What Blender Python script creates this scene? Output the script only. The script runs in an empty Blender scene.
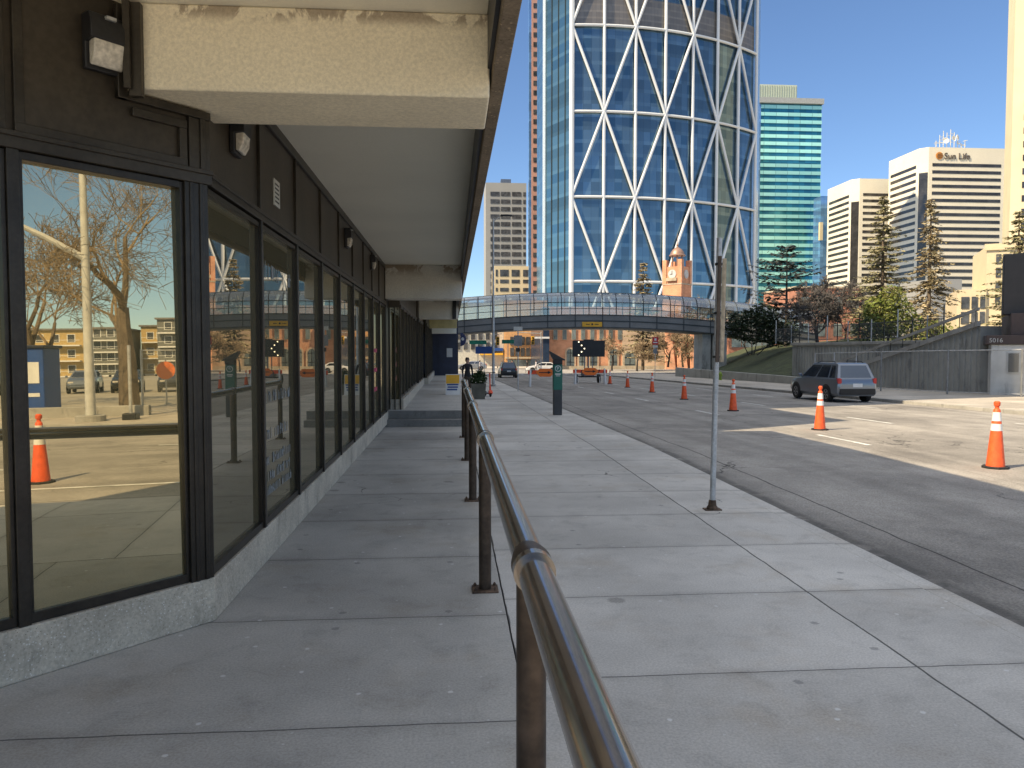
import bpy, bmesh, math, random
from mathutils import Vector, Matrix
R = math.radians
sc = bpy.context.scene
col = sc.collection
rnd = random.Random(7)

# ------------------------------------------------------------------ camera model
YAW, PIT, FPX, EYE = R(4.4513), R(2.5283), 770.0, 1.75
_f = Vector((math.sin(YAW)*math.cos(PIT), math.cos(YAW)*math.cos(PIT), -math.sin(PIT)))
_r = Vector((math.cos(YAW), -math.sin(YAW), 0))
_u = Vector((math.sin(YAW)*math.sin(PIT), math.cos(YAW)*math.sin(PIT), math.cos(PIT)))
def ray(px, py): return _f + _r*((px-512)/FPX) + _u*((384-py)/FPX)
def at(px, py, Y):
    d = ray(px, py); t = Y/d.y
    return Vector((t*d.x, Y, EYE+t*d.z))
def gz(Y):
    if Y < 14: return 0.0
    if Y < 95: return -.015*(Y-14)
    return -1.215-.004*(min(Y, 400)-95)
ROAD = -.13

# ------------------------------------------------------------------ mesh builder
class MB:
    def __init__(s): s.v = []; s.f = []
    def add(s, vs, fs):
        b = len(s.v); s.v += [tuple(v) for v in vs]; s.f += [tuple(i+b for i in f) for f in fs]; return s
    def box(s, x0, x1, y0, y1, z0, z1):
        if x0 > x1: x0, x1 = x1, x0
        if y0 > y1: y0, y1 = y1, y0
        if z0 > z1: z0, z1 = z1, z0
        return s.add([(x0,y0,z0),(x1,y0,z0),(x1,y1,z0),(x0,y1,z0),(x0,y0,z1),(x1,y0,z1),(x1,y1,z1),(x0,y1,z1)],
              [(0,3,2,1),(4,5,6,7),(0,1,5,4),(1,2,6,5),(2,3,7,6),(3,0,4,7)])
    def obox(s, o, a, b, c):            # origin + three edge vectors
        o, a, b, c = Vector(o), Vector(a), Vector(b), Vector(c)
        if a.cross(b).dot(c) < 0: a, b = b, a
        return s.add([o,o+a,o+a+b,o+b,o+c,o+a+c,o+a+b+c,o+b+c],
              [(0,3,2,1),(4,5,6,7),(0,1,5,4),(1,2,6,5),(2,3,7,6),(3,0,4,7)])
    def quad(s, *p): return s.add(p, [tuple(range(len(p)))])
    def tube(s, p0, p1, r0, r1=None, n=8, caps=True):
        p0, p1 = Vector(p0), Vector(p1); r1 = r0 if r1 is None else r1
        d = p1-p0
        if d.length < 1e-6: return s
        d.normalize(); a = d.orthogonal().normalized(); b = d.cross(a)
        vs = []
        for p, r in ((p0, r0), (p1, r1)):
            for i in range(n):
                t = 2*math.pi*i/n; vs.append(p+(a*math.cos(t)+b*math.sin(t))*r)
        fs = [(i, (i+1) % n, n+(i+1) % n, n+i) for i in range(n)]
        if caps: fs += [tuple(range(n-1, -1, -1)), tuple(range(n, 2*n))]
        return s.add(vs, fs)
    def path(s, pts, rs, n=6):
        pts = [Vector(p) for p in pts]; vs = []
        a = None
        for k, p in enumerate(pts):
            d = (pts[min(k+1, len(pts)-1)]-pts[max(k-1, 0)]).normalized()
            a = d.orthogonal().normalized() if a is None else (a-d*a.dot(d)).normalized()
            b = d.cross(a)
            for i in range(n):
                t = 2*math.pi*i/n; vs.append(p+(a*math.cos(t)+b*math.sin(t))*rs[k])
        m = len(pts)
        fs = [(k*n+i, k*n+(i+1) % n, (k+1)*n+(i+1) % n, (k+1)*n+i) for k in range(m-1) for i in range(n)]
        fs += [tuple(range(n-1, -1, -1)), tuple(range((m-1)*n, m*n))]
        return s.add(vs, fs)
    def lathe(s, prof, n=16, c=(0,0,0)):
        vs = []; m = len(prof)
        for r, z in prof:
            for i in range(n):
                t = 2*math.pi*i/n; vs.append((c[0]+r*math.cos(t), c[1]+r*math.sin(t), c[2]+z))
        fs = [(k*n+i, k*n+(i+1) % n, (k+1)*n+(i+1) % n, (k+1)*n+i) for k in range(m-1) for i in range(n)]
        fs += [tuple(range(n-1, -1, -1)), tuple(range((m-1)*n, m*n))]
        return s.add(vs, fs)
    def prism(s, poly, ext):            # polygon of 3d points, extruded by a vector
        poly = [Vector(p) for p in poly]; ext = Vector(ext); n = len(poly)
        nn = Vector((0,0,0))
        for i in range(n): nn += poly[i].cross(poly[(i+1) % n])
        if nn.dot(ext) < 0: poly = poly[::-1]
        vs = poly+[p+ext for p in poly]
        return s.add(vs, [tuple(range(n-1, -1, -1)), tuple(range(n, 2*n))]+[(i, (i+1) % n, n+(i+1) % n, n+i) for i in range(n)])
    def build(s, name, m, parent=None, bevel=0, smooth=False, off=None):
        me = bpy.data.meshes.new(name)
        o3 = Vector(off) if off is not None else Vector((0,0,0))
        me.from_pydata([tuple(Vector(v)-o3) for v in s.v], [], s.f)
        me.validate(); me.update()
        for q in (m if isinstance(m, (list, tuple)) else [m]): me.materials.append(q)
        o = bpy.data.objects.new(name, me); col.objects.link(o)
        if parent: o.parent = parent
        if smooth is True:
            for p in me.polygons: p.use_smooth = True
        if smooth == 'auto' or bevel:
            for p in me.polygons: p.use_smooth = True
            try: me.set_sharp_from_angle(angle=R(35))
            except Exception: pass
        if bevel:
            b = o.modifiers.new('Bevel', 'BEVEL'); b.width = bevel; b.segments = 2; b.limit_method = 'ANGLE'
            w = o.modifiers.new('WeightedNormal', 'WEIGHTED_NORMAL'); w.keep_sharp = True
        return o
def tag(o, label, cat, group=None):
    o['label'] = label; o['category'] = cat
    if group: o['group'] = group
    return o
def struct(o, kind='structure'): o['kind'] = kind; return o
def thing(name, label, cat, loc=(0,0,0), rz=0, group=None):
    o = bpy.data.objects.new(name, None); col.objects.link(o)
    o.location = loc; o.rotation_euler.z = rz; o.empty_display_size = .2
    return tag(o, label, cat, group)
def dup(root, loc, rz=0, label=None, scale=None):
    c = root.copy(); col.objects.link(c); c.location = loc; c.rotation_euler.z = rz
    if label: c['label'] = label
    if scale: c.scale = scale
    for ch in list(root.children):
        k = ch.copy(); col.objects.link(k); k.parent = c
        for g in list(ch.children):
            q = g.copy(); col.objects.link(q); q.parent = k
    return c

# ------------------------------------------------------------------ materials
class NT:
    def __init__(s, name):
        s.m = bpy.data.materials.new(name); s.m.use_nodes = True
        s.t = s.m.node_tree; s.n = s.t.nodes; s.l = s.t.links
        s.b = s.n['Principled BSDF']
        s.co = s.n.new('ShaderNodeTexCoord').outputs['Object']
        s.x = None
    def N(s, t, **k):
        n = s.n.new(t)
        for a, v in k.items(): setattr(n, a, v)
        return n
    def L(s, a, b): s.l.new(a, b)
    def val(s, sock, v):
        if hasattr(v, 'is_output'): s.L(v, sock)
        else: sock.default_value = v
    def math(s, op, a, b=0.0, c=None, clamp=False):
        n = s.N('ShaderNodeMath', operation=op, use_clamp=clamp)
        s.val(n.inputs[0], a); s.val(n.inputs[1], b)
        if c is not None: s.val(n.inputs[2], c)
        return n.outputs[0]
    def xyz(s):
        if s.x is None:
            n = s.N('ShaderNodeSeparateXYZ'); s.L(s.co, n.inputs[0]); s.x = n.outputs
        return s.x
    def noise(s, scale, detail=3, rough=.55, vec=None, dist=0, stretch=None):
        n = s.N('ShaderNodeTexNoise'); v = vec or s.co
        if stretch:
            q = s.N('ShaderNodeVectorMath', operation='MULTIPLY'); s.L(v, q.inputs[0]); q.inputs[1].default_value = stretch; v = q.outputs[0]
        s.L(v, n.inputs['Vector'])
        n.inputs['Scale'].default_value = scale; n.inputs['Detail'].default_value = detail
        n.inputs['Roughness'].default_value = rough; n.inputs['Distortion'].default_value = dist
        return n.outputs['Fac']
    def ramp(s, fac, a, b, lo=0., hi=1.):
        return s.math('MULTIPLY_ADD', s.rng(fac, a, b), hi-lo, lo)
    def rng(s, fac, a, b):
        n = s.N('ShaderNodeMapRange', clamp=True, interpolation_type='SMOOTHSTEP')
        s.L(fac, n.inputs[0]); n.inputs[1].default_value = a; n.inputs[2].default_value = b
        return n.outputs[0]
    def mix(s, fac, a, b, mode='MIX'):
        n = s.N('ShaderNodeMix', data_type='RGBA', blend_type=mode)
        s.val(n.inputs[0], fac)
        for i, v in ((6, a), (7, b)):
            if hasattr(v, 'is_output'): s.L(v, n.inputs[i])
            else: n.inputs[i].default_value = (*v[:3], 1)
        return n.outputs[2]
    def scale(s, c, f):
        n = s.N('ShaderNodeVectorMath', operation='SCALE')
        s.val(n.inputs[0], c); s.val(n.inputs['Scale'], f); return n.outputs[0]
    def base(s, c): s.val(s.b.inputs['Base Color'], c if hasattr(c, 'is_output') else (*c, 1))
    def bump(s, h, strength=.3, dist=.01):
        n = s.N('ShaderNodeBump'); n.inputs['Strength'].default_value = strength; n.inputs['Distance'].default_value = dist
        s.L(h, n.inputs['Height']); s.L(n.outputs[0], s.b.inputs['Normal'])
    def set(s, rough=.6, metal=0., spec=None):
        s.val(s.b.inputs['Roughness'], rough); s.b.inputs['Metallic'].default_value = metal
        if spec is not None: s.b.inputs['Specular IOR Level'].default_value = spec
        return s
def mat(name, c, rough=.6, metal=0, var=.18, sc_=3., fine=40., bump=.15, spec=None, bd=.004, stretch=None):
    t = NT(name)
    a = t.noise(sc_, 4, stretch=stretch); b = t.noise(fine, 2)
    k = t.math('MULTIPLY', t.ramp(a, .25, .75, 1-var, 1+var), t.ramp(b, .25, .75, 1-var*.5, 1+var*.5))
    t.base(t.scale((*c,), k)); t.set(rough, metal, spec)
    if bump: t.bump(b, bump, bd)
    return t.m
def concrete(name, c, spots=None, sc_=1.2, stain=.35):
    t = NT(name)
    a = t.noise(sc_, 6, .62); b = t.noise(55, 3); s = t.noise(sc_*2.2, 5, .7, dist=.4, stretch=(1, 1, .35))
    k = t.math('MULTIPLY', t.ramp(a, .3, .7, .82, 1.14), t.ramp(b, .3, .7, .86, 1.12))
    k = t.math('MULTIPLY', k, t.ramp(s, .52, .72, 1., 1-stain))
    cc = t.scale(c, k)
    if spots:
        v = t.N('ShaderNodeTexVoronoi'); t.L(t.co, v.inputs['Vector']); v.inputs['Scale'].default_value = spots
        m = t.rng(v.outputs['Distance'], .32, .12)
        w = t.noise(spots*.7, 0); m = t.math('MULTIPLY', m, t.rng(w, .45, .62))
        cc = t.mix(m, cc, (min(c[0]*2.1, .75), min(c[1]*2.05, .72), min(c[2]*1.9, .66)))
        v2 = t.N('ShaderNodeTexVoronoi'); t.L(t.co, v2.inputs['Vector']); v2.inputs['Scale'].default_value = spots*1.4
        m2 = t.math('MULTIPLY', t.rng(v2.outputs['Distance'], .3, .12), t.rng(w, .5, .35))
        cc = t.mix(m2, cc, (c[0]*.35, c[1]*.34, c[2]*.33))
    t.base(cc); t.set(.85, 0, .3); t.bump(b, .35, .004)
    return t.m

def paving(name, c, xj, y0, dy, lines=True, split=None, seed=0):
    """poured concrete flags: joints, slab tone, stains, gum"""
    t = NT(name); X, Y, Z = t.xyz()
    wob = t.math('MULTIPLY_ADD', t.noise(2.5, 3), .03, -.015)
    jx = None
    for x, w in xj:
        d = t.math('ABSOLUTE', t.math('SUBTRACT', t.math('ADD', X, wob), x))
        m = t.rng(d, w, w*.35); jx = m if jx is None else t.math('MAXIMUM', jx, m)
    yy = t.math('DIVIDE', t.math('SUBTRACT', t.math('ADD', Y, wob), y0), dy)
    fr = t.math('ABSOLUTE', t.math('SUBTRACT', t.math('FRACT', t.math('ADD', yy, .5)), .5))
    m = t.rng(fr, .0065/dy, .0028/dy)
    j = t.math('MAXIMUM', jx, m)
    cell = t.N('ShaderNodeCombineXYZ')
    cx = t.math('GREATER_THAN', X, xj[0][0])
    for x, w in xj[1:]: cx = t.math('ADD', cx, t.math('GREATER_THAN', X, x))
    t.L(cx, cell.inputs[0]); t.L(t.math('FLOOR', yy), cell.inputs[1])
    wn = t.N('ShaderNodeTexWhiteNoise', noise_dimensions='3D'); t.L(cell.outputs[0], wn.inputs['Vector'])
    tone = t.math('MULTIPLY_ADD', wn.outputs['Value'], .20, .90)
    big = t.noise(.55, 5, .6); mid = t.noise(3.5, 5, .68, dist=.5); fin = t.noise(75, 3, .7)
    k = t.math('MULTIPLY', tone, t.ramp(big, .3, .7, .84, 1.15))
    k = t.math('MULTIPLY', k, t.ramp(mid, .48, .72, 1.03, .87))
    k = t.math('MULTIPLY', k, t.ramp(fin, .3, .7, .85, 1.15))
    # grime along joints
    edge = t.math('MAXIMUM', t.rng(fr, .07, .0), 0.)
    k = t.math('MULTIPLY', k, t.math('MULTIPLY_ADD', t.math('MULTIPLY', edge, t.noise(1.7, 4)), -.22, 1.))
    cc = t.scale(c, k)
    cc = t.mix(t.math('MULTIPLY', t.rng(t.noise(.9, 4, .7), .5, .72), .5), cc, t.scale((c[0]*.8, c[1]*.72, c[2]*.62), k))
    def dots(sc_, r, keep, colr, fac):
        nonlocal cc
        v = t.N('ShaderNodeTexVoronoi', voronoi_dimensions='2D'); t.L(t.co, v.inputs['Vector']); v.inputs['Scale'].default_value = sc_
        sp = t.N('ShaderNodeSeparateColor'); t.L(v.outputs['Color'], sp.inputs[0])
        dd = t.math('ADD', v.outputs['Distance'], t.math('MULTIPLY_ADD', t.noise(60, 2), .05, -.025))
        mm = t.math('MULTIPLY', t.rng(dd, r, r*.6), t.math('GREATER_THAN', sp.outputs[0], keep))
        cc = t.mix(t.math('MULTIPLY', mm, fac), cc, colr)
    dots(2.6, .042, .62, (.66, .66, .64), .8)
    dots(5.5, .045, .72, (.60, .60, .58), .6)
    dots(1.6, .05, .70, (.14, .14, .14), .5)
    dots(.8, .06, .8, (.14, .13, .12), .5)
    # hairline cracks
    v = t.N('ShaderNodeTexVoronoi', feature='DISTANCE_TO_EDGE'); v.inputs['Scale'].default_value = .32
    wv = t.N('ShaderNodeVectorMath', operation='ADD'); t.L(t.co, wv.inputs[0])
    nz = t.N('ShaderNodeTexNoise'); nz.inputs['Scale'].default_value = 1.3; nz.inputs['Detail'].default_value = 5; t.L(t.co, nz.inputs['Vector'])
    sv = t.N('ShaderNodeVectorMath', operation='SCALE'); t.L(nz.outputs['Color'], sv.inputs[0]); sv.inputs['Scale'].default_value = .9
    t.L(sv.outputs[0], wv.inputs[1]); t.L(wv.outputs[0], v.inputs['Vector'])
    cr = t.math('MULTIPLY', t.rng(v.outputs['Distance'], .0022, .0008), t.rng(t.noise(.4, 2), .52, .6))
    cc = t.mix(t.math('MULTIPLY', cr, .8), cc, (.04, .04, .04))
    cc = t.mix(t.math('MULTIPLY', j, .85), cc, (.035, .034, .033))
    t.base(cc); t.set(.82, 0, .35)
    h = t.math('SUBTRACT', t.math('MULTIPLY', fin, .3), t.math('MULTIPLY', j, 1.2)); t.bump(h, .4, .006)
    return t.m

def asphalt(name, c):
    t = NT(name); X, Y, Z = t.xyz()
    big = t.noise(.25, 5, .62); mid = t.noise(1.6, 5, .65, dist=.6); fin = t.noise(48, 4, .8)
    lane = t.noise(1.0, 3, stretch=(1.1, .03, 1))
    k = t.math('MULTIPLY', t.ramp(big, .3, .7, .82, 1.18), t.ramp(mid, .3, .72, 1.08, .86))
    k = t.math('MULTIPLY', k, t.ramp(fin, .3, .7, .66, 1.36))
    k = t.math('MULTIPLY', k, t.ramp(lane, .35, .65, .87, 1.12))
    cc = t.scale(c, k)
    # dark oil / tar patches
    cc = t.mix(t.math('MULTIPLY', t.rng(t.noise(.45, 6, .68, stretch=(1, .55, 1)), .52, .64), .5), cc, t.scale((c[0]*.55, c[1]*.55, c[2]*.56), k))
    wob = t.math('MULTIPLY_ADD', t.noise(1.2, 4), .10, -.05)
    for x, w, s in ((4.46, .018, .8), (7.95, .012, .35), (11.6, .012, .35)):
        d = t.math('ABSOLUTE', t.math('SUBTRACT', t.math('ADD', X, wob), x))
        cc = t.mix(t.math('MULTIPLY', t.rng(d, w, w*.4), s), cc, (.015, .015, .016))
    v = t.N('ShaderNodeTexVoronoi', feature='DISTANCE_TO_EDGE'); v.inputs['Scale'].default_value = .22
    nz = t.N('ShaderNodeTexNoise'); nz.inputs['Scale'].default_value = .9; nz.inputs['Detail'].default_value = 5; t.L(t.co, nz.inputs['Vector'])
    sv = t.N('ShaderNodeVectorMath', operation='SCALE'); t.L(nz.outputs['Color'], sv.inputs[0]); sv.inputs['Scale'].default_value = 1.4
    wv = t.N('ShaderNodeVectorMath', operation='ADD'); t.L(t.co, wv.inputs[0]); t.L(sv.outputs[0], wv.inputs[1]); t.L(wv.outputs[0], v.inputs['Vector'])
    cr = t.math('MULTIPLY', t.rng(v.outputs['Distance'], .0035, .0012), t.rng(t.noise(.3, 2), .45, .55))
    cc = t.mix(t.math('MULTIPLY', cr, .7), cc, (.02, .02, .02))
    g_ = t.math('MULTIPLY', t.rng(t.math('ADD', X, t.math('MULTIPLY', wob, 1.4)), 4.06, 3.93), t.rng(t.noise(3.0, 5, .7), .36, .5))
    cc = t.mix(t.math('MULTIPLY', g_, .6), cc, (.05, .048, .045))
    # grit drifted against the kerb
    e = t.math('MULTIPLY', t.rng(X, 4.3, 3.5), t.rng(t.noise(2.0, 4), .4, .65))
    cc = t.mix(t.math('MULTIPLY', e, .5), cc, (.20, .19, .17))
    t.base(cc); t.set(.85, 0, .3); t.bump(fin, .5, .006)
    return t.m

def glass_mirror(name, tint, under, fac=.62, wav=.0):
    """tinted reflective shop glass in front of a dark room"""
    m = bpy.data.materials.new(name); m.use_nodes = True; t = m.node_tree; n = t.nodes; l = t.links
    for q in list(n):
        if q.type != 'OUTPUT_MATERIAL': n.remove(q)
    out = n['Material Output']
    g = n.new('ShaderNodeBsdfGlossy'); g.inputs['Color'].default_value = (*tint, 1); g.inputs['Roughness'].default_value = 0.008
    d = n.new('ShaderNodeBsdfDiffuse'); d.inputs['Color'].default_value = (*under, 1)
    lw = n.new('ShaderNodeFresnel'); lw.inputs['IOR'].default_value = 1.5
    mr = n.new('ShaderNodeMapRange'); l.new(lw.outputs[0], mr.inputs[0])
    mr.inputs[1].default_value = .03; mr.inputs[2].default_value = .9; mr.inputs[3].default_value = fac; mr.inputs[4].default_value = .95
    mx = n.new('ShaderNodeMixShader'); l.new(mr.outputs[0], mx.inputs[0]); l.new(d.outputs[0], mx.inputs[1]); l.new(g.outputs[0], mx.inputs[2])
    tc = n.new('ShaderNodeTexCoord'); nz = n.new('ShaderNodeTexNoise'); nz.inputs['Scale'].default_value = 1.1; nz.inputs['Detail'].default_value = 1
    l.new(tc.outputs['Object'], nz.inputs['Vector'])
    bp = n.new('ShaderNodeBump'); bp.inputs['Strength'].default_value = .25; bp.inputs['Distance'].default_value = wav
    l.new(nz.outputs['Fac'], bp.inputs['Height'])
    if wav: l.new(bp.outputs[0], g.inputs['Normal'])
    # dust film
    d2 = n.new('ShaderNodeBsdfDiffuse'); d2.inputs['Color'].default_value = (.35, .33, .29, 1)
    n2 = n.new('ShaderNodeTexNoise'); n2.inputs['Scale'].default_value = 2.2; n2.inputs['Detail'].default_value = 6; l.new(tc.outputs['Object'], n2.inputs['Vector'])
    m2 = n.new('ShaderNodeMapRange'); l.new(n2.outputs['Fac'], m2.inputs[0]); m2.inputs[1].default_value = .4; m2.inputs[2].default_value = .8; m2.inputs[3].default_value = .01; m2.inputs[4].default_value = .06
    mx2 = n.new('ShaderNodeMixShader'); l.new(m2.outputs[0], mx2.inputs[0]); l.new(mx.outputs[0], mx2.inputs[1]); l.new(d2.outputs[0], mx2.inputs[2])
    l.new(mx2.outputs[0], out.inputs['Surface'])
    return m

def see_glass(name, tint, alpha, rough=.02):
    m = bpy.data.materials.new(name); m.use_nodes = True; t = m.node_tree; n = t.nodes; l = t.links
    for q in list(n):
        if q.type != 'OUTPUT_MATERIAL': n.remove(q)
    out = n['Material Output']
    tr = n.new('ShaderNodeBsdfTransparent'); tr.inputs['Color'].default_value = (*tint, 1)
    g = n.new('ShaderNodeBsdfGlossy'); g.inputs['Roughness'].default_value = rough; g.inputs['Color'].default_value = (.85, .92, 1, 1)
    lw = n.new('ShaderNodeFresnel'); lw.inputs['IOR'].default_value = 1.55
    a = n.new('ShaderNodeMath'); a.operation = 'MULTIPLY_ADD'; l.new(lw.outputs[0], a.inputs[0]); a.inputs[1].default_value = 1.; a.inputs[2].default_value = alpha*.4; a.use_clamp = True
    mx = n.new('ShaderNodeMixShader'); l.new(a.outputs[0], mx.inputs[0]); l.new(tr.outputs[0], mx.inputs[1]); l.new(g.outputs[0], mx.inputs[2])
    d = n.new('ShaderNodeBsdfDiffuse'); d.inputs['Color'].default_value = (.5, .55, .58, 1)
    m2 = n.new('ShaderNodeMixShader'); m2.inputs[0].default_value = alpha*.35; l.new(mx.outputs[0], m2.inputs[1]); l.new(d.outputs[0], m2.inputs[2])
    l.new(m2.outputs[0], out.inputs['Surface'])
    return m

def facade_glass(name, c, dark, floor_h, z0=0, metal=.75, rough=.06, bay=2.0, spread=.5):
    """tower curtain wall: floor lines, panes of slightly different tone, some blinds"""
    t = NT(name); X, Y, Z = t.xyz()
    zz = t.math('DIVIDE', t.math('SUBTRACT', Z, z0), floor_h)
    fr = t.math('FRACT', zz)
    sp = t.math('LESS_THAN', fr, .28)
    cell = t.N('ShaderNodeCombineXYZ'); t.L(t.math('FLOOR', t.math('DIVIDE', t.math('ADD', X, t.math('MULTIPLY', Y, .7)), bay)), cell.inputs[0]); t.L(t.math('FLOOR', zz), cell.inputs[1])
    wn = t.N('ShaderNodeTexWhiteNoise', noise_dimensions='3D'); t.L(cell.outputs[0], wn.inputs['Vector'])
    row = t.N('ShaderNodeTexWhiteNoise', noise_dimensions='1D'); t.L(t.math('FLOOR', zz), row.inputs['W'])
    k = t.math('MULTIPLY_ADD', wn.outputs['Value'], spread, 1-spread*.5)
    k = t.math('MULTIPLY', k, t.math('MULTIPLY_ADD', row.outputs['Value'], .25, .87))
    cc = t.mix(t.math('GREATER_THAN', wn.outputs['Value'], .8), t.scale(c, k), t.scale(dark, k))
    cc = t.mix(t.math('MULTIPLY', sp, .45), cc, t.scale((c[0]*1.35+.02, c[1]*1.3+.02, c[2]*1.2+.02), k))
    m = t.rng(t.math('ABSOLUTE', t.math('SUBTRACT', t.math('FRACT', t.math('DIVIDE', t.math('ADD', X, t.math('MULTIPLY', Y, .7)), bay)), .5)), .455, .49)
    cc = t.mix(t.math('MULTIPLY', m, .35), cc, (.02, .03, .05))
    t.base(cc); t.set(rough, metal)
    return t.m

def brick(name, c, c2, mort, sc_=1.0):
    t = NT(name)
    b = t.N('ShaderNodeTexBrick'); b.inputs['Scale'].default_value = sc_
    # run the courses on whichever way the wall faces
    X, Y, Z = t.xyz(); v = t.N('ShaderNodeCombineXYZ'); t.L(t.math('ADD', X, Y), v.inputs[0]); t.L(Z, v.inputs[1]); t.L(v.outputs[0], b.inputs['Vector'])
    b.inputs['Color1'].default_value = (*c, 1); b.inputs['Color2'].default_value = (*c2, 1); b.inputs['Mortar'].default_value = (*mort, 1)
    b.inputs['Brick Width'].default_value = .44; b.inputs['Row Height'].default_value = .16; b.inputs['Mortar Size'].default_value = .012
    k = t.ramp(t.noise(.5, 5), .3, .7, .8, 1.2)
    t.base(t.scale(b.outputs['Color'], k)); t.set(.85); return t.m

def leafmat(name, c, c2, rough=.6):
    t = NT(name); a = t.noise(1.3, 3); g = t.N('ShaderNodeNewGeometry')
    cc = t.mix(t.rng(a, .35, .65), c, c2)
    k = t.math('MULTIPLY_ADD', g.outputs['Random Per Island'], .7, .65)
    t.base(t.scale(cc, k)); t.set(rough, 0, .25); return t.m
def emit(name, c, s):
    t = NT(name); t.base((.02,.02,.02)); t.b.inputs['Emission Color'].default_value = (*c, 1); t.b.inputs['Emission Strength'].default_value = s; return t.m
#@@MATS
M = {}
M['walk_right'] = paving('sidewalk_concrete', (.52, .50, .46), ((.36, .007), (2.56, .011)), 4.0, 1.33)
M['walk_left'] = paving('walkway_concrete', (.42, .405, .37), ((.36, .010),), 3.55, 1.46)
M['kerb'] = concrete('kerb_concrete', (.38, .37, .34), stain=.4)
M['road'] = asphalt('asphalt', (.305, .285, .255))
M['ground'] = concrete('far_ground', (.36, .34, .30), sc_=.05)
M['paint'] = mat('road_paint', (.62, .62, .58), .7, var=.3, sc_=4)
M['plinth'] = concrete('exposed_aggregate', (.54, .48, .38), spots=58, sc_=2.5, stain=.3)
M['soffit'] = mat('soffit_plaster', (.86, .82, .69), .85, var=.05, sc_=.5, fine=60, bump=.2)
def stucco():
    t = NT('beam_stucco'); X, Y, Z = t.xyz()
    a = t.noise(1.2, 5); b = t.noise(46, 4, .7); s = t.noise(2.4, 6, .65, dist=.5)
    k = t.math('MULTIPLY', t.ramp(a, .3, .7, .95, 1.04), t.ramp(b, .3, .72, .86, 1.1))
    cc = t.scale((.90, .81, .62), k)
    # rough patches of lost render along the top edge
    low = t.math('MULTIPLY', t.rng(Z, 3.63, 3.71), t.rng(s, .49, .53))
    cc = t.mix(t.math('MULTIPLY', low, .8), cc, t.scale((.33, .26, .19), k))
    v = t.N('ShaderNodeTexVoronoi'); v.inputs['Scale'].default_value = 1.9; t.L(t.co, v.inputs['Vector'])
    cc = t.mix(t.rng(v.outputs['Distance'], .05, .03), cc, (.05, .04, .03))
    t.base(cc); t.set(.9, 0, .2); t.bump(b, .6, .008); return t.m
M['stucco'] = stucco()
def stucco2():
    t = NT('beam_paint_peeling'); X, Y, Z = t.xyz()
    b = t.noise(30, 4, .7); s = t.noise(1.6, 6, .65, dist=.6); a = t.noise(.9, 5)
    k = t.math('MULTIPLY', t.ramp(a, .3, .7, .85, 1.1), t.ramp(b, .3, .72, .9, 1.1))
    cc = t.scale((.66, .63, .55), k)
    low = t.math('MULTIPLY', t.rng(Z, 3.42, 3.68), t.rng(s, .48, .53))
    cc = t.mix(t.math('MULTIPLY', low, .85), cc, t.scale((.30, .22, .14), k))
    t.base(cc); t.set(.9, 0, .2); t.bump(b, .4, .006); return t.m
M['stucco2'] = stucco2()
M['cream_paint'] = mat('cream_paint', (.52, .43, .2), .8, var=.15)
M['fascia'] = concrete('fascia_brown', (.23, .185, .135), spots=30, sc_=2, stain=.35)
M['brown_metal'] = mat('bronze_panel', (.060, .048, .034), .42, .35, var=.3, sc_=1.6, fine=25, bump=.05, stretch=(1, 1, .4))
M['brown_frame'] = mat('bronze_frame', (.050, .042, .032), .38, .45, var=.25, sc_=4, bump=.04)
M['black_frame'] = mat('black_anodised_frame', (.034, .029, .023), .35, .4, var=.25, sc_=5, bump=.04)
M['upper_wall'] = concrete('upper_precast', (.26, .21, .15), sc_=.4)
M['roof_tar'] = concrete('roof_gravel', (.2, .19, .18))
M['glass_near'] = glass_mirror('tinted_glass', (.86, .76, .51), (.16, .135, .055), .58, .0)
M['glass_side'] = glass_mirror('grey_glass', (.88, .82, .68), (.13, .112, .062), .34, .0012)
M['rail'] = mat('bronze_handrail', (.13, .095, .07), .26, .55, var=.35, sc_=6, fine=30, bump=.05, bd=.001, stretch=(1, .25, 1))
_b = M['rail'].node_tree.nodes['Principled BSDF']; _b.inputs['Coat Weight'].default_value = 1; _b.inputs['Coat Roughness'].default_value = .13; _b.inputs['Coat IOR'].default_value = 1.9
M['post'] = mat('bronze_post', (.075, .053, .038), .42, .6, var=.35, sc_=6, fine=30, bump=.08, bd=.001)
M['rust'] = mat('rusty_steel', (.11, .07, .045), .75, .3, var=.5, sc_=14)
M['navy'] = mat('navy_paint', (.018, .024, .05), .45, var=.2)
M['white'] = mat('white_paint', (.72, .72, .70), .55, var=.08)
M['offwhite'] = mat('weathered_white', (.55, .55, .52), .6, var=.15)
M['lens'] = mat('ribbed_lens', (.62, .58, .50), .25, var=.25, sc_=22)
M['grey_metal'] = mat('grey_metal', (.22, .225, .23), .5, .5, var=.15)
M['galv'] = mat('galvanised_steel', (.50, .505, .50), .5, .4, var=.2, sc_=5)
M['dark_metal'] = mat('dark_metal', (.03, .03, .032), .45, .4, var=.2)
M['black'] = mat('black_plastic', (.012, .012, .013), .45, var=.2)
M['rubber'] = mat('tyre_rubber', (.018, .018, .018), .8, var=.3)
M['orange'] = mat('cone_orange', (.86, .12, .03), .5, var=.16, sc_=9)
M['red_orange'] = mat('barricade_red', (.90, .085, .02), .5, var=.15, sc_=9)
M['sign_orange'] = mat('sign_orange', (.95, .20, .02), .5, var=.08)
M['reflective'] = mat('white_reflective_band', (.80, .79, .75), .4, var=.1)
M['meter_green'] = mat('green_wrap', (.012, .13, .095), .4, var=.1)
M['yellow'] = mat('yellow_paint', (.80, .43, .03), .5, var=.1)
M['hyd'] = mat('hydrant_green', (.25, .36, .04), .5, var=.1)
M['red'] = mat('red_sign', (.45, .02, .03), .5, var=.1)
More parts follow.
